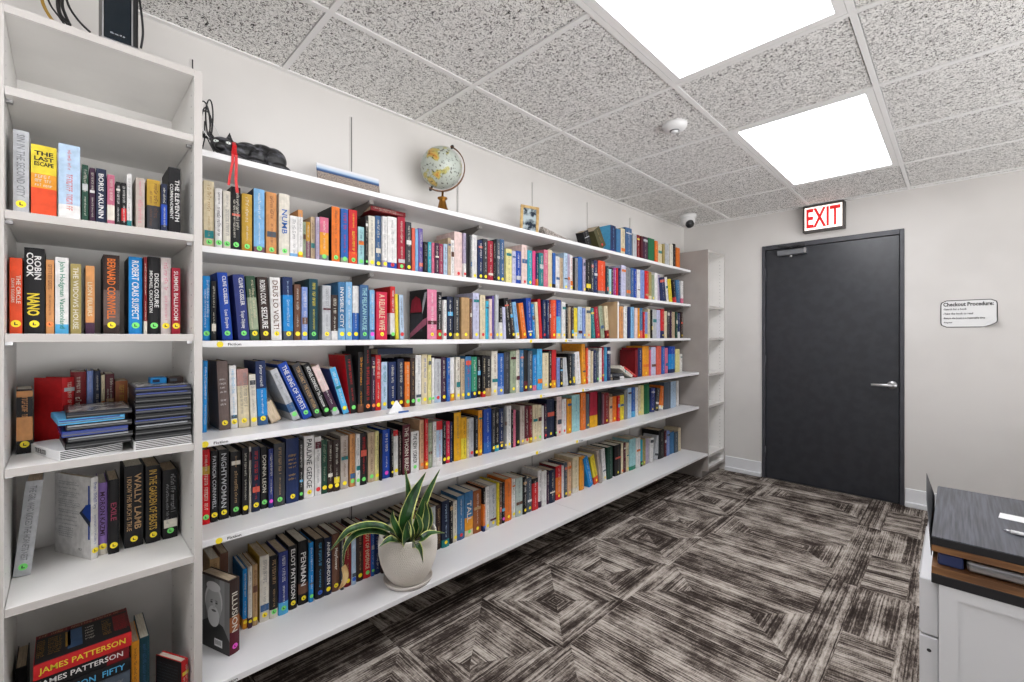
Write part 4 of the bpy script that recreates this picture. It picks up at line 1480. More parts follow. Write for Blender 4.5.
# ------------------------------------------------------------------ disc cases in the left bookcase
def disc_case(label, x, y, z, w, d, h, shell, sleeve, group, yaw=0, prnt=None):
    t = thing('disc_case', label, 'disc case', (x, y, z), (0, 0, math.radians(yaw)), group)
    m = MB(); m.bbox(0, w, 0, d, 0, h, shell, .0012); m.build('shell', t)
    m = MB(); m.box(.001, w - .001, -.0006, -.0001, h * .30, h * .44, M_BLACKG); m.box(.002, w - .010, -.0007, -.0001, h * .62, h * .86, sleeve); m.build('sleeve', t)
    if prnt:
        m = MB(); m.box(.006, w - .006, .006, d - .006, h + .0001, h + .0006, prnt); m.build('cover_print', t)
    return t
M_CSB = mat('black case plastic', (16, 17, 20), .35, spec=.25); M_CSN = mat('navy case plastic', (24, 28, 44), .35, spec=.25)
M_CSBL = mat('blue case plastic', (22, 46, 120), .25, spec=.3); M_CSC = mat('clear wrap', (120, 124, 130), .15)
M_PRN = noise_mat('case cover print', (70, 72, 78), (150, 146, 142), scale=30, rough=.25)
nth = ['lowest', 'second from the bottom', 'third from the bottom', 'fourth from the bottom', 'fifth from the bottom', 'sixth from the bottom', 'seventh from the bottom', 'eighth from the bottom', 'ninth from the bottom', 'topmost']
def box_set(label, x, yaw, cx, word):
    t = thing('box_set', label, 'box set', (x, 1.534, .9337), (0, 0, math.radians(yaw)))
    m = MB(); m.bbox(0, .124, 0, .195, 0, .024, M_PAPER, .001); m.build('case', t)
    m = MB()
    for k in range(5): m.box(.002, .124, -.0006, 0.0, .003 + k * .0044, .0052 + k * .0044, cx)
    m.build('disc_edges', t)
    if word:
        m = MB(); put_text(m, 'TRUE BLOOD', (-.0005, .15, .006), (0, -1, 0), (0, 0, 1), .07, .012, M_INK, .03, True, False); m.build('lettering', t)
box_set('white box set with black side lettering under the left stack of disc cases', -.010, 17, M_INK, True)
box_set('pale box set with brown edge lines under the right stack of disc cases', .1295, 0, pal('dark_brown'), False)
z = .9337 + .0246
dx = [.0, .004, -.006, .002, -.012, .002]
cl = [(M_CSB, M_CSB), (M_CSB, M_CSC), (M_CSBL, M_CSBL), (M_CSB, M_CSC), (pal('sky'), M_CSBL), (M_CSB, M_CSN)]
names = ['black', 'black', 'bright blue', 'wrapped black', 'light blue', 'black']
for k in range(6):
    hh = .0146
    disc_case(names[k] + ' disc case, ' + (nth[k] if k < 5 else 'topmost') + ' in the left stack', .000 + dx[k], 1.540 + (k % 2) * .004, z, .124, .178, hh, cl[k][0], cl[k][1], 'disc cases in the left stack', (6, 3, 5, 2, 8, 2)[k] * .6, M_PRN if k == 5 else None)
    z += hh + .0005
z = .9337 + .0246
seq = 'B B C N B N B B N N'.split()
MM = {'B': (M_CSB, M_CSB), 'C': (M_CSB, M_CSC), 'N': (M_CSN, M_CSBL)}
NN = {'B': 'black', 'C': 'clear wrapped black', 'N': 'dark navy'}
for k in range(10):
    disc_case(NN[seq[k]] + ' disc case, ' + nth[k] + ' in the right stack', .1300 + (.0012 if k % 3 else 0), 1.536 + (k % 2) * .003, z, .1225, .18, .0139, MM[seq[k]][0], MM[seq[k]][1], 'disc cases in the right stack', 0, M_PRN if k == 9 else None)
    z += .0143
for k, (x, c, lb) in enumerate(((.172, 'azure', 'small sky blue box on the right stack of disc cases'), (.212, 'dark_brown', 'small dark box beside the sky blue one on the disc cases'))):
    t = thing('small_box', lb, 'box', (x, 1.62, z))
    m = MB(); m.bbox(0, .036, 0, .06, 0, .016, pal(c), .001); m.build('carton', t)
    m = MB(); m.box(.004, .02, -.0004, 0, .004, .012, pal('midnight' if k == 0 else 'slate')); m.build('print', t)

# ------------------------------------------------------------------ things on the top boards
ZT = 1.826
# cat figurine
def blob(name, ells, mt, parent, vox, extra=None):
    mb = MB()
    for c, r, rot in ells:
        X = Matrix.Translation(c) @ Euler([math.radians(a) for a in rot]).to_matrix().to_4x4() @ Matrix.Diagonal((r[0], r[1], r[2], 1))
        pr = [(max(math.sin(math.radians(a)), .001), math.cos(math.radians(a))) for a in range(180, -1, -15)]
        mb.lathe(pr, mt, n=20, xf=X)
    if extra: extra(mb)
    o = mb.build(name, parent)
    rm = o.modifiers.new('remesh', 'REMESH'); rm.mode = 'VOXEL'; rm.voxel_size = vox; rm.use_smooth_shade = True
    s = o.modifiers.new('smooth', 'SMOOTH'); s.factor = .6; s.iterations = 3
    return o
M_CAT = noise_mat('carved black stone', (14, 14, 16), (96, 96, 104), scale=40, lo=.50, hi=.74, rough=.42, bump=.5, stretch=(1, 1, 2.2), detail=6)
t = thing('cat_figurine', 'black carved crouching cat figurine with a red ribbon on the top shelf', 'cat figurine', (.338, 1.742, ZT))
def ears(mb):
    for cx, cy, s, tx in ((.006, -.006, .9, -.006), (.050, -.016, 1.25, .002)):
        b0 = [(cx - .013 * s, cy - .007, .055), (cx + .013 * s, cy - .005, .057), (cx + .008 * s, cy + .010, .057), (cx - .010 * s, cy + .008, .055)]
        tip = [(cx + tx + q[0], cy + q[1], .094 if s > 1 else .084) for q in ((-.0016, -.001), (.0016, -.001), (.001, .001), (-.001, .001))]
        mb.loft([b0, tip], M_CAT)
blob('body', [((.030, -.018, .042), (.034, .028, .028), (0, 0, 0)), ((.020, -.040, .031), (.017, .013, .013), (0, 0, 0)),
              ((.066, -.004, .040), (.032, .028, .030), (0, 0, 0)), ((.110, .002, .046), (.046, .032, .036), (0, 0, 0)),
              ((.158, .004, .050), (.050, .034, .040), (0, 0, 0)), ((.190, -.006, .040), (.044, .036, .044), (0, 22, 0)),
              ((.192, -.032, .034), (.034, .012, .032), (0, 10, 8)), ((.200, -.034, .012), (.040, .014, .012), (0, 0, 8)), ((.132, -.034, .030), (.026, .010, .024), (0, -30, 0)),
              ((.120, -.038, .010), (.036, .012, .010), (0, 0, -6)), ((.070, -.034, .010), (.034, .012, .011), (0, 0, 6)), ((.05, -.02, .014), (.038, .024, .015), (0, 0, 0)),
              ((.12, .0, .018), (.09, .034, .018), (0, 0, 0)), ((.222, -.014, .012), (.026, .022, .012), (0, 0, 20))], M_CAT, t, .0028, ears)
m = MB(); cs = (.017, -.0385, .043)
for (cx, cy, cz, yw) in ((.042, -.0440, .0470, 16), (.0075, -.0405, .045, -30)):
    X = Matrix.Translation((cx, cy, cz)) @ Matrix.Rotation(math.radians(yw), 4, 'Z')
    m.loft([[(.0080 * math.cos(a), .002, .0048 * math.sin(a)) for a in [2 * math.pi * k / 14 for k in range(14)]], [(.0066 * math.cos(a), -.0024, .0036 * math.sin(a)) for a in [2 * math.pi * k / 14 for k in range(14)]]], mat('painted eye', (228, 232, 228), .3), xf=X)
    m.loft([[(.0012 * math.cos(a), -.0016, .003 * math.sin(a)) for a in [2 * math.pi * k / 10 for k in range(10)]], [(.001 * math.cos(a), -.0028, .0024 * math.sin(a)) for a in [2 * math.pi * k / 10 for k in range(10)]]], M_BLACKG, xf=X)
m.build('eyes', t)
M_RIB = mat('red ribbon', (198, 20, 26), .4)
m = MB()
def strap(mb, pts, w_, mt, wd=(1, 0, 0)):
    wd = Vector(wd) * w_ / 2; T2 = Vector((0, .0006, 0))
    for i in range(len(pts) - 1):
        a, b = Vector(pts[i]), Vector(pts[i + 1])
        P = [a - wd - T2, a + wd - T2, b + wd - T2, b - wd - T2, a - wd + T2, a + wd + T2, b + wd + T2, b - wd + T2]
        i0 = len(mb.v); mb.v += [tuple(p) for p in P]
        for q in ((0, 1, 2, 3), (7, 6, 5, 4), (0, 4, 5, 1), (1, 5, 6, 2), (2, 6, 7, 3), (3, 7, 4, 0)):
            mb.f.append(tuple(i0 + k for k in q)); mb.m.append(mb.mi(mt)); mb.sm.append(False)
strap(m, [(.060, -.028, .058), (.058, -.040, .046), (.055, -.046, .030), (.050, -.064, .006), (.049, -.0655, -.02), (.040, -.0655, -.075), (.038, -.0655, -.098)], .0075, M_RIB)
strap(m, [(.062, -.030, .057), (.062, -.043, .044), (.060, -.050, .028), (.059, -.066, .005), (.059, -.0675, -.02), (.058, -.0675, -.080), (.062, -.0675, -.118)], .0085, M_RIB)
strap(m, [(.066, .0, .066), (.064, -.02, .064), (.060, -.034, .054)], .010, M_RIB)
m.build('ribbon', t)

# hanging cable bundle beside the cat
t = thing('cable_bundle', 'looped black and white cables hanging beside the cat figurine', 'cable', (.3, 1.80, ZT))
m = MB()
for k, (r1, r2, ox, oz) in enumerate(((.018, .060, .028, .135), (.013, .050, .030, .125), (.020, .045, .026, .118), (.010, .066, .034, .14))):
    m.tube([(ox + r1 * math.cos(a) + .003 * k, -.02 + .006 * math.sin(a * 2 + k), oz + r2 * math.sin(a)) for a in [2 * math.pi * q / 22 for q in range(23)]], .0023, M_BLACK, 6)
m.tube([(.0, -.01, .10), (.015, -.03, .085), (.03, -.02, .095), (.04, -.03, .06), (.06, -.03, .02), (.075, -.0, .002)], .002, M_BLACK, 6)
m.tube([(.03, -.02, .13), (.035, .01, .08), (.03, .05, .03), (.03, .10, .0025)], .002, M_BLACK, 6); m.build('black_cable', t)
m = MB(); m.tube([(-.0, -.01, .15), (.03, -.03, .085), (.045, -.035, .066), (.065, -.03, .060), (.085, -.02, .068), (.09, -.01, .09)], .0018, M_DEV, 6)
m.tube([(.02, -.01, .17), (.055, -.01, .14), (.075, -.01, .10), (.08, -.01, .07)], .0011, M_DEV, 6); m.build('white_cable', t)

# panoramic city print
pm = mat('panorama print', (200, 210, 225), .25)
nt, N, L, b_ = nodes_of(pm)
tc = N.new('ShaderNodeTexCoord'); sp = N.new('ShaderNodeSeparateXYZ'); cr = N.new('ShaderNodeValToRGB'); mr = N.new('ShaderNodeMapRange')
nz = N.new('ShaderNodeTexNoise'); nz.inputs['Scale'].default_value = 260; nz.inputs['Detail'].default_value = 3
c2_ = N.new('ShaderNodeValToRGB'); mx = N.new('ShaderNodeMix'); mx.data_type = 'RGBA'
L.new(tc.outputs['Object'], sp.inputs[0]); L.new(tc.outputs['Object'], nz.inputs['Vector'])
mr.inputs['From Min'].default_value = 0; mr.inputs['From Max'].default_value = .11; L.new(sp.outputs['Z'], mr.inputs[0])
e = cr.color_ramp.elements; e[0].position = .72; e[0].color = lin((46, 66, 104)); e[1].position = .95; e[1].color = lin((222, 222, 226))
k_ = e.new(.78); k_.color = lin((74, 104, 148)); k_ = e.new(.84); k_.color = lin((170, 192, 214))
L.new(mr.outputs[0], cr.inputs[0])
e = c2_.color_ramp.elements; e[0].position = .38; e[0].color = lin((84, 80, 86)); e[1].position = .62; e[1].color = lin((178, 162, 146)); L.new(nz.outputs['Fac'], c2_.inputs[0])
st_ = N.new('ShaderNodeMath'); st_.operation = 'GREATER_THAN'; ad = N.new('ShaderNodeMath'); ad.operation = 'MULTIPLY_ADD'; ad.inputs[1].default_value = .16
L.new(nz.outputs['Fac'], ad.inputs[0]); L.new(mr.outputs[0], ad.inputs[2]); L.new(ad.outputs[0], st_.inputs[0]); st_.inputs[1].default_value = .78
L.new(st_.outputs[0], mx.inputs['Factor']); L.new(c2_.outputs[0], mx.inputs['A']); L.new(cr.outputs[0], mx.inputs['B']); L.new(mx.outputs['Result'], b_.inputs['Base Color'])
t = thing('panorama_print', 'long narrow city skyline print leaning on the wall between cat and globe', 'print', (.712, 1.800, ZT), (math.radians(-10), 0, 0))
m = MB(); m.box(0, .272, 0, .0035, 0, .111, pm); m.build('print', t)
m = MB(); m.box(.11, .16, .0036, .0056, .0, .06, M_PAPER); m.build('back_strut', t)

# globe
gx, gy = 1.303, 1.780
t = thing('desk_globe', 'small antique style globe on a brass stand on the top shelf', 'globe', (gx, gy, ZT))
M_BRASS = mat('aged brass', (150, 104, 44), .32, .9)
M_MER = mat('bronze meridian', (120, 82, 50), .35, .85)
m = MB(); m.lathe([(0, 0), (.048, 0), (.048, .005), (.040, .012), (.030, .024), (.022, .045), (.016, .070), (.015, .076), (.024, .082), (.024, .088), (.012, .092), (.0055, .096), (.0055, .120), (0, .120)], M_BRASS, n=32); m.build('stand', t)
gc = Vector((-.006, 0, .232)); R0 = .1005
AX = Matrix.Translation(gc) @ Matrix.Rotation(math.radians(-45), 4, 'Z') @ Matrix.Rotation(math.radians(27), 4, 'Y')
gmt = mat('antique globe paper', (170, 180, 168), .3)
nt, N, L, b_ = nodes_of(gmt)
tc = N.new('ShaderNodeTexCoord'); n1 = N.new('ShaderNodeTexNoise'); n1.inputs['Scale'].default_value = 11; n1.inputs['Detail'].default_value = 5; n1.inputs['Distortion'].default_value = .5
n2 = N.new('ShaderNodeTexNoise'); n2.inputs['Scale'].default_value = 90; n2.inputs['Detail'].default_value = 3
c1_ = N.new('ShaderNodeValToRGB'); c2_ = N.new('ShaderNodeValToRGB'); mx = N.new('ShaderNodeMix'); mx.data_type = 'RGBA'; mx.blend_type = 'MULTIPLY'; mx.inputs['Factor'].default_value = 1
e = c1_.color_ramp.elements; e[0].position = .40; e[0].color = lin((176, 184, 176)); e[1].position = .68; e[1].color = lin((196, 130, 52))
q = e.new(.54); q.color = lin((184, 190, 180)); q = e.new(.56); q.color = lin((168, 166, 96)); q = e.new(.62); q.color = lin((206, 176, 96))
e = c2_.color_ramp.elements; e[0].position = .33; e[0].color = lin((90, 86, 76)); e[1].position = .43; e[1].color = (1, 1, 1, 1)
L.new(tc.outputs['Object'], n1.inputs[0]); L.new(tc.outputs['Object'], n2.inputs[0]); L.new(n1.outputs['Fac'], c1_.inputs[0]); L.new(n2.outputs['Fac'], c2_.inputs[0])
L.new(c1_.outputs[0], mx.inputs['A']); L.new(c2_.outputs[0], mx.inputs['B']); L.new(mx.outputs['Result'], b_.inputs['Base Color'])
m = MB(); m.lathe([(max(R0 * math.sin(math.radians(a)), .0002), R0 * math.cos(math.radians(a))) for a in range(180, -1, -6)], gmt, n=48, xf=AX); m.build('ball', t)
m = MB(); rm_ = R0 + .013; prev = None; ringsq = []
for k in range(25):
    a = math.radians(-94 + 188 * k / 24)
    ringsq.append([(math.cos(a) * (rm_ + q0), q1, math.sin(a) * (rm_ + q0)) for q0, q1 in ((-.002, -.007), (.002, -.007), (.002, .007), (-.002, .007))])
AXM = Matrix.Translation(gc) @ Matrix.Rotation(math.radians(-45), 4, 'Z') @ Matrix.Rotation(math.radians(27), 4, 'Y')
m.loft(ringsq, M_MER, xf=AXM)
for s in (1, -1):
    m.lathe([(0, s * (R0 - .001)), (.005, s * (R0 - .001)), (.005, s * (R0 + .014)), (.009, s * (R0 + .017)), (.005, s * (R0 + .023)), (0, s * (R0 + .026))], M_STEELD, xf=AXM, n=14)
m.build('meridian', t)

# small frame and the low block
t = thing('picture_frame', 'small gold picture frame with a dark photo on the top shelf', 'picture frame', (1.835, 1.770, ZT), (math.radians(-12), math.radians(6), math.radians(-30)))
M_GOLD = noise_mat('gilt frame', (176, 140, 84), (206, 176, 122), scale=30, rough=.35)
W_, H_ = .112, .182; m = MB()
for q in ((0, W_, 0, .016), (0, W_, H_ - .016, H_), (0, .016, .016, H_ - .016), (W_ - .016, W_, .016, H_ - .016)):
    m.bbox(q[0], q[1], -.006, .006, q[2], q[3], M_GOLD, .002)
m.build('moulding', t)
m = MB(); m.box(.0161, W_ - .0161, -.001, .003, .0161, H_ - .0161, noise_mat('framed photo', (40, 50, 62), (176, 190, 196), scale=24, lo=.42, hi=.58, rough=.2)); m.build('photo', t)
m = MB(); m.loft([[(.03, .0062, .11), (.07, .0062, .11), (.07, .0066, .09), (.03, .0066, .09)], [(.02, .052, .014), (.08, .052, .014), (.08, .056, .012), (.02, .056, .012)]], M_BLACK); m.build('easel_back', t)
t = thing('stone_block', 'low speckled grey block on the top shelf right of the picture frame', 'block', (2.02, 1.735, ZT))
m = MB(); m.loft([[(0, 0, 0), (.27, 0, 0), (.27, .06, 0), (0, .06, 0)], [(0, .0, .020), (.27, 0, .012), (.27, .06, .012), (0, .06, .02)], [(.012, .03, .072), (.262, .034, .034), (.262, .055, .034), (.012, .055, .072)]],
   noise_mat('speckled stone', (120, 112, 106), (186, 178, 170), scale=70, rough=.7)); m.build('block', t)

# wooden divider in the second row
a, _ = on_y(617.5, 0, 1.70)
t = thing('divider_board', 'light wooden divider board standing in the second long row', 'divider', (a, 1.700, 1.2222))
m = MB(); m.bbox(0, .016, 0.0, .212, 0, .262, noise_mat('birch face', (200, 168, 128), (216, 186, 148), scale=9, rough=.5, stretch=(1, 1, .2)), .001)
m.box(-.0001, .0161, -.0012, -.0001, 0.001, .2615, M_EDGE); m.build('board', t)

# folded leaflet on the fourth shelf
t = thing('leaflet', 'white folded leaflet with a blue edge lying on the fourth shelf', 'leaflet', (.925, 1.662, .9226))
t.scale = (1.25, 1, 1.15)
M_BLUEP = mat('blue print', (52, 92, 160), .5)
m = MB()
m.loft([[(-.005, -.045, 0), (.20, -.022, 0), (.20, -.020, 0), (-.003, -.02, 0)], [(-.005, -.045, .0012), (.20, -.022, .0008), (.20, -.020, .0008), (-.003, -.02, .0012)]], M_PAPER)
m.loft([[(-.008, -.046, .0014), (.066, -.044, .0014), (.064, -.018, .0014), (0, -.015, .0014)], [(-.008, -.046, .0024), (.066, -.044, .0024), (.064, -.018, .0024), (0, -.015, .0024)]], M_PAPER)
m.loft([[(-.004, -.040, .0026), (.058, -.036, .0026), (.057, -.035, .0026), (-.002, -.039, .0026)], [(.029, -.028, .043), (.034, -.0275, .0435), (.0335, -.027, .0435), (.0285, -.0275, .043)]], M_PAPER)
m.build('paper', t)
m = MB(); m.box(.030, .068, -.0475, -.0462, .0002, .006, M_BLUEP); m.build('blue_edge', t)

# ------------------------------------------------------------------ plant in its pot
px_, py_ = 1.012, 1.622; ZP = .2212
t = thing('flower_pot', 'white dimpled flower pot on a saucer, standing on the lowest shelf', 'flower pot', (px_, py_, ZP + .010))
M_POT = mat('cream glazed ceramic', (226, 220, 212), .42); M_SAU = mat('saucer ceramic', (206, 199, 192), .35)
def pr_r(u):
    pts = [(0, .070), (.08, .082), (.2, .096), (.4, .111), (.6, .1185), (.8, .1195), (.95, .117), (1, .1165)]
    for (a, ra), (b, rb) in zip(pts, pts[1:]):
        if a <= u <= b: return ra + (rb - ra) * (u - a) / (b - a)
    return pts[-1][1]
m = MB(); n = 184; rings = []
nr = 84
for i in range(nr + 1):
    u = i / nr; r0 = pr_r(u); ring = []
    for j in range(n):
        p = 0.0
        if .04 < u < .93:
            p = -.0032 if (i % 3 == 0 or (j + (i // 3 % 2)) % 2 == 0) else .0014
        ring.append(((r0 + p) * math.cos(2 * math.pi * j / n), (r0 + p) * math.sin(2 * math.pi * j / n), .192 * u))
    rings.append(ring)
m.loft(rings, M_POT, cap=False, smooth=False)
m.lathe([(.001, 0), (.070, 0)], M_POT, cap=False)
m.lathe([(.1165, .192), (.115, .1955), (.110, .1955), (.1085, .19), (.106, .165), (.104, .150)], M_POT, cap=False, n=64); m.build('pot_body', t)
m = MB(); m.lathe([(.001, .1655), (.04, .168), (.08, .166), (.1058, .164)], noise_mat('potting soil', (30, 24, 20), (74, 62, 50), scale=90, rough=1, bump=1), cap=False, n=48); m.build('soil', t)
t = thing('saucer', 'round pale saucer under the dimpled flower pot', 'saucer', (px_, py_, ZP))
m = MB(); m.lathe([(.001, 0), (.082, 0), (.096, .006), (.1005, .018), (.098, .0195), (.094, .010), (.082, .0075), (.001, .0075)], M_SAU, n=64, cap=False); m.build('dish', t)

t = thing('potted_plant', 'green plant with yellow edged leaves growing in the dimpled pot', 'plant', (px_, py_, ZP + .177))
M_LEAF = noise_mat('dark leaf', (16, 46, 20), (44, 84, 38), scale=14, rough=.32, stretch=(3, 3, 1)); M_LED = noise_mat('yellow leaf edge', (196, 204, 110), (216, 216, 140), scale=12, rough=.4)
M_DRY = noise_mat('dried leaf', (176, 140, 90), (206, 176, 124), scale=30, rough=.7)
ORG = Vector((px_, py_, ZP + .177))
def leaf(pts, w_, side=(0, -1, 0), fold=.25, mats_=None, edge=.17):
    """pts: (px, py, y) control points from base to tip; smooth strip with a green centre and pale margins"""
    P = []
    for a, b, yy in pts:
        x, z = on_y(a, b, yy); P.append(Vector((x, yy, z)) - ORG)
    P[0] = Vector((P[0].x * .55, P[0].y * .55, -.010)) if P[0].z < .03 and abs(P[0].x) < .14 else P[0]
    def cat(t_):
        k = min(int(t_ * (len(P) - 1)), len(P) - 2); f = t_ * (len(P) - 1) - k
        p0, p1, p2, p3 = P[max(k - 1, 0)], P[k], P[k + 1], P[min(k + 2, len(P) - 1)]
        return .5 * ((2 * p1) + (p2 - p0) * f + (2 * p0 - 5 * p1 + 4 * p2 - p3) * f * f + (3 * p1 - p0 - 3 * p2 + p3) * f ** 3)
    n_ = 18; rows = []
    vd = Vector(side)
    for i in range(n_ + 1):
        u = i / n_; c = cat(u); d_ = (cat(min(u + .02, 1)) - cat(max(u - .02, 0))).normalized()
        s_ = d_.cross(vd); s_ = s_.normalized() if s_.length > .05 else Vector((1, 0, 0))
        nn = s_.cross(d_).normalized()
        wd = w_ * (.42 + .58 * math.sin(math.pi * min(u * 1.05 + .12, 1)) ** .8) * (1 if u < .72 else max(1 - ((u - .72) / .28) ** 1.7, 0.02)) * .5
        cs_ = []
        for q, lift in ((-1, fold), (-1 + edge, fold * .55), (0, 0), (1 - edge, fold * .55), (1, fold)):
            cs_.append(c + s_ * wd * q + nn * wd * lift)
        rows.append((cs_, nn))
    m = MB(); me_, mg = mats_ or (M_LED, M_LEAF)
    for i in range(n_):
        for k in range(4):
            mt = me_ if k in (0, 3) else mg
            for off, flip in ((.0005, False), (-.0005, True)):
                a, b, c_, d_ = rows[i][0][k] + rows[i][1] * off, rows[i][0][k + 1] + rows[i][1] * off, rows[i + 1][0][k + 1] + rows[i + 1][1] * off, rows[i + 1][0][k] + rows[i + 1][1] * off
                m.poly([a, b, c_, d_] if not flip else [d_, c_, b, a], mt, smooth=True)
    o = m.build('leaf', t)
    return o
Y = 1.575
leaf([(408, 546, Y), (406, 515, Y), (408, 492, Y), (404.5, 467, Y)], .040, (0.2, -1, 0))
leaf([(405, 546, Y - .02), (405, 520, Y - .02), (413, 495, Y - .02), (426, 472, Y - .02)], .058, (-.2, -1, .1))
leaf([(414, 546, Y + .02), (420, 512, Y + .015), (429, 490, Y), (440, 469, Y - .005)], .038, (-.1, -1, 0))
leaf([(402, 548, Y - .02), (397, 530, Y - .03), (392, 518, Y - .03), (393, 510, Y - .03)], .030, (.2, -1, 0))
leaf([(408, 550, Y - .04), (406, 540, Y - .05), (407, 528, Y - .055), (408, 520, Y - .05)], .042, (0, -1, 0))
leaf([(413, 550, Y - .04), (412, 535, Y - .05), (410, 524, Y - .05), (412, 514, Y - .04)], .028, (.3, -1, 0))
leaf([(420, 548, Y + .01), (423, 530, Y), (426, 515, Y), (425, 500, Y)], .036, (-.3, -1, 0))
leaf([(424, 545, Y + .03), (428, 525, Y + .03), (429, 512, Y + .03), (428, 503, Y + .03)], .034, (-.4, -1, 0))
leaf([(416, 546, Y - .01), (420, 530, Y - .02), (419, 520, Y - .02), (414, 512, Y - .02)], .028, (.3, -1, 0))
leaf([(412, 548, Y - .04), (420, 540, Y - .08), (430, 533, Y - .09), (445, 533, Y - .09)], .032, (0, -.5, 1))
leaf([(411, 548, Y - .05), (415, 544, Y - .11), (420, 549, Y - .125), (423, 563, Y - .12)], .030, (.3, -1, .4))
leaf([(402, 546, Y - .04), (395, 540, Y - .08), (388, 540, Y - .09), (379, 547, Y - .10)], .030, (0, -.6, 1))
leaf([(403, 546, Y - .02), (390, 530, Y - .05), (372, 525, Y - .05), (352, 529, Y - .05), (341, 538, Y - .04), (330, 551, Y - .03)], .032, (0, -.6, 1))
leaf([(402, 547, Y - .03), (388, 535, Y - .05), (372, 531, Y - .05), (355, 535, Y - .05), (345, 548, Y - .05), (343, 568, Y - .05)], .028, (0, -.6, 1))
leaf([(404, 548, Y + .03), (402, 535, Y + .03), (400, 520, Y + .03), (403, 505, Y + .03)], .034, (.2, -1, 0))
leaf([(343, 566, Y - .05), (345, 575, Y - .05), (343, 583, Y - .05), (338, 590, Y - .05)], .026, (.3, -1, .2), mats_=(M_DRY, M_DRY))

# ------------------------------------------------------------------ router and cables on the left bookcase
ZC = 1.9936
t = thing('router', 'black upright router with glossy front standing on top of the left bookcase', 'router', (.067, 1.548, ZC), (0, 0, math.radians(0)))
m = MB(); m.bbox(0, .072, .004, .17, .010, .235, M_BLACK, .006); m.build('case', t)
m = MB(); m.bbox(.004, .056, -.0005, .0038, .012, .23, mat('dark blue gloss', (14, 24, 32), .12), .001); m.build('front_panel', t)
m = MB(); m.bbox(-.004, .074, -.008, .172, 0, .0098, M_STEEL, .003); m.box(.0575, .0605, -.001, .0038, .010, .23, M_STEEL); m.box(.0, .003, -.001, .0038, .010, .23, M_STEEL); m.build('silver_foot', t)
m = MB(); scribble(m, 0, .03, 0, .004, lambda u, v: (.016 + u, -.0012, .026 + v), M_DEV, random.Random(2)); m.build('word_mark', t)
def cable(label, pts, r, mt):
    t = thing('cable', label, 'cable', (pts[0][0], pts[0][1], ZC))
    m = MB(); m.tube([(p[0] - pts[0][0], p[1] - pts[0][1], p[2] - ZC) for p in smooth(pts)], r, mt, 8); m.build('cord', t)
def smooth(P, k=6):
    P = [Vector(p) for p in P]; out = []
    for i in range(len(P) - 1):
        p0, p1, p2, p3 = P[max(i - 1, 0)], P[i], P[i + 1], P[min(i + 2, len(P) - 1)]
        for j in range(k):
            f = j / k
            out.append(.5 * ((2 * p1) + (p2 - p0) * f + (2 * p0 - 5 * p1 + 4 * p2 - p3) * f * f + (3 * p1 - p0 - 3 * p2 + p3) * f ** 3))
    return out + [P[-1]]
def cpt(a, b, y): x, z = on_y(a, b, y); return (x, y, max(z, ZC + .003))
cable('yellow cable curling on top of the left bookcase', [cpt(40, -18, 1.62), cpt(42, 0, 1.60), cpt(47, 12, 1.58), cpt(55, 24, 1.56)], .0035, mat('yellow cable', (150, 116, 40), .5))
cable('thin black cable left of the thick cable bunch on the bookcase', [cpt(44, -14, 1.62), cpt(50, 4, 1.60), cpt(60, 18, 1.57), cpt(66, 27, 1.56)], .0022, M_BLACK)
cable('thick black cable in the bunch left of the router', [cpt(60, -20, 1.62), cpt(58, 0, 1.60), cpt(60, 14, 1.57), cpt(68, 24, 1.56)], .0042, M_BLACK)
cable('black cable looping over the bunch left of the router', [cpt(66, -20, 1.60), cpt(62, 2, 1.58), cpt(65, 14, 1.565), cpt(70, 25, 1.555)], .0034, M_BLACK)
cable('black cable running from the bunch towards the router', [cpt(63, -18, 1.60), cpt(68, 4, 1.58), cpt(78, 20, 1.57), cpt(90, 32, 1.56)], .0026, M_BLACK)
cable('black cord dropping down the right side of the router', [cpt(137, -16, 1.56), cpt(141, 10, 1.56), cpt(143, 32, 1.56), cpt(141, 48, 1.56)], .0026, M_BLACK)

# ------------------------------------------------------------------ desk with drawers at the right edge
M_DWOOD = noise_mat('black oak laminate', (40, 42, 50), (80, 83, 93), scale=16, lo=.35, hi=.65, rough=.38, stretch=(.45, 12, 1), bump=.1, detail=5)
M_BROWN = noise_mat('brown board edge', (92, 60, 34), (128, 88, 50), scale=20, rough=.5, stretch=(1, .3, 4))
M_DBLK = mat('black board edge', (22, 22, 25), .4)
M_WHT = mat('white cabinet paint', (206, 206, 208), .4)
DX0, DX1, DY_ = 1.340, 1.800, .040
t = thing('drawer_cabinet', 'white drawer cabinet under the dark boards at the right edge', 'cabinet', (1.35, -.50, 0))
m = MB(); m.bbox(0, .45, 0, .528, .05, .6965, M_WHT, .002); m.box(.03, .42, .02, .50, 0, .05, M_DBLK)
for q in ((0.0, .528, .05, .08), (0, .03, .08, .6965), (.498, .528, .08, .6965), (.03, .498, .672, .6965)):
    m.box(-.007, -.0001, q[0], q[1], q[2], q[3], M_WHT)
m.build('body', t)
for k, (z0, z1) in enumerate(((.572, .6962), (.33, .568), (.06, .326))):
    m = MB(); m.bbox(.008, .452, .5285, .560, z0, z1, M_WHT, .002); dr = m.build('drawer', t)
    m = MB(); m.box(.05, .40, .5601, .563, z1 - .012, z1 - .006, M_STEEL); m.build('finger_pull', dr)
    if k == 1: m = MB(); m.disc((.0075, .544, z1 - .03), .004, M_STEELD, 10, nrm='x'); m.build('screw_cap', dr)
t = thing('shelf_riser', 'two dark wood boards with brown edges stacked as a riser on the drawer cabinet', 'riser', (DX0, -.50, .697))
m = MB(); m.bbox(0, .46, 0, .54, 0.0005, .022, M_DBLK, .001); m.box(.0005, .4595, .0005, .5395, .0221, .037, M_BROWN); m.build('lower_board', t)
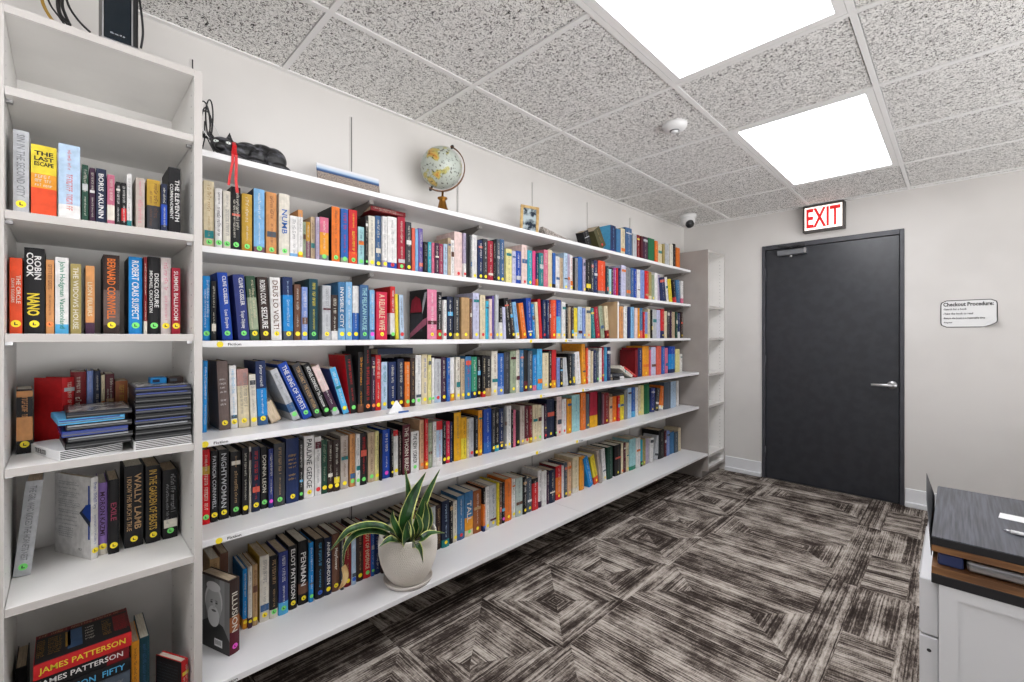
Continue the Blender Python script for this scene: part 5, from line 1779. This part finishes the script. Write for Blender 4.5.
m = MB(); m.box(.0005, .4595, .0005, .5395, .0702, .084, M_BROWN); m.bbox(0, .46, 0, .54, .0841, .1015, M_DBLK, .001); m.box(.0008, .4592, .0008, .5392, .1016, .103, M_DWOOD)
m.build('top_board', t)
m = MB(); m.box(.02, .44, .004, .018, .0371, .0701, M_DBLK); m.box(.30, .44, .510, .526, .0371, .0701, M_DBLK); m.build('spacer', t)
t = thing('laptop', 'closed silver laptop lying between the two dark boards', 'laptop', (1.352, -.40, .7342))
m = MB(); m.bbox(0, .26, 0, .385, .003, .018, M_STEEL, .004); m.build('base', t)
m = MB(); m.bbox(0, .26, 0, .385, .0185, .024, mat('silver lid', (186, 188, 192), .35, .6), .003); m.build('lid', t)
t = thing('blue_folder', 'dark blue folder left of the silver laptop between the dark boards', 'folder', (1.36, -.010, .7342))
m = MB(); m.bbox(0, .22, 0, .040, 0, .026, mat('blue card', (40, 52, 96), .5), .002); m.build('cover', t)
m = MB(); m.box(.004, .216, .003, .0405, .006, .020, M_PAPER); m.build('sheets', t)
# thin sheet wedged at the desk's left side
t = thing('wedged_sheet', 'thin dark backed white sheet wedged upright against the left side of the boards', 'sheet', (1.40, .0405, .735))
m = MB()
m.loft([[(0, 0.0005, 0), (.20, 0.0005, 0), (.20, .0016, 0), (0, .0016, 0)], [(-.03, .003, .07), (.34, .004, .05), (.34, .005, .05), (-.03, .0042, .07)], [(.10, .012, .100), (.33, .020, .112), (.33, .0212, .112), (.10, .0132, .100)]], mat('dark card', (48, 50, 56), .5))
m.build('sheet', t)
def on_z(a, b, z):
    t_ = (a - 512) / F_PX; Z = F_PX * (z - CAM_H) / (HOR - b)
    return Z * (CA + t_ * SA), Z * (SA - t_ * CA)
ZD = .8002
ax_, ay_ = on_z(1000, 513, ZD)
t = thing('paper_sheet', 'white paper sheet on the dark board behind the pen', 'paper', (ax_, ay_, ZD), (0, 0, math.radians(-6)))
m = MB(); m.bbox(-.046, 0, -.16, 0, 0, .0012, M_PAPER, .0003); m.build('sheet', t)
ax_, ay_ = on_z(1003, 531.5, ZD)
t = thing('pen', 'white pen on the dark board in front of the paper', 'pen', (ax_, ay_, ZD + .0042), (0, 0, math.radians(-99)))
X = Matrix.Rotation(math.radians(90), 4, 'Y')
m = MB(); m.lathe([(0, .012), (.004, .012), (.0042, .10), (.0038, .128), (0, .13)], M_DEV, xf=X, n=16); m.build('barrel', t)
m = MB(); m.lathe([(0, 0), (.0008, .0), (.0026, .007), (.0034, .012), (0, .012)], M_STEEL, xf=X, n=16); m.build('tip', t)
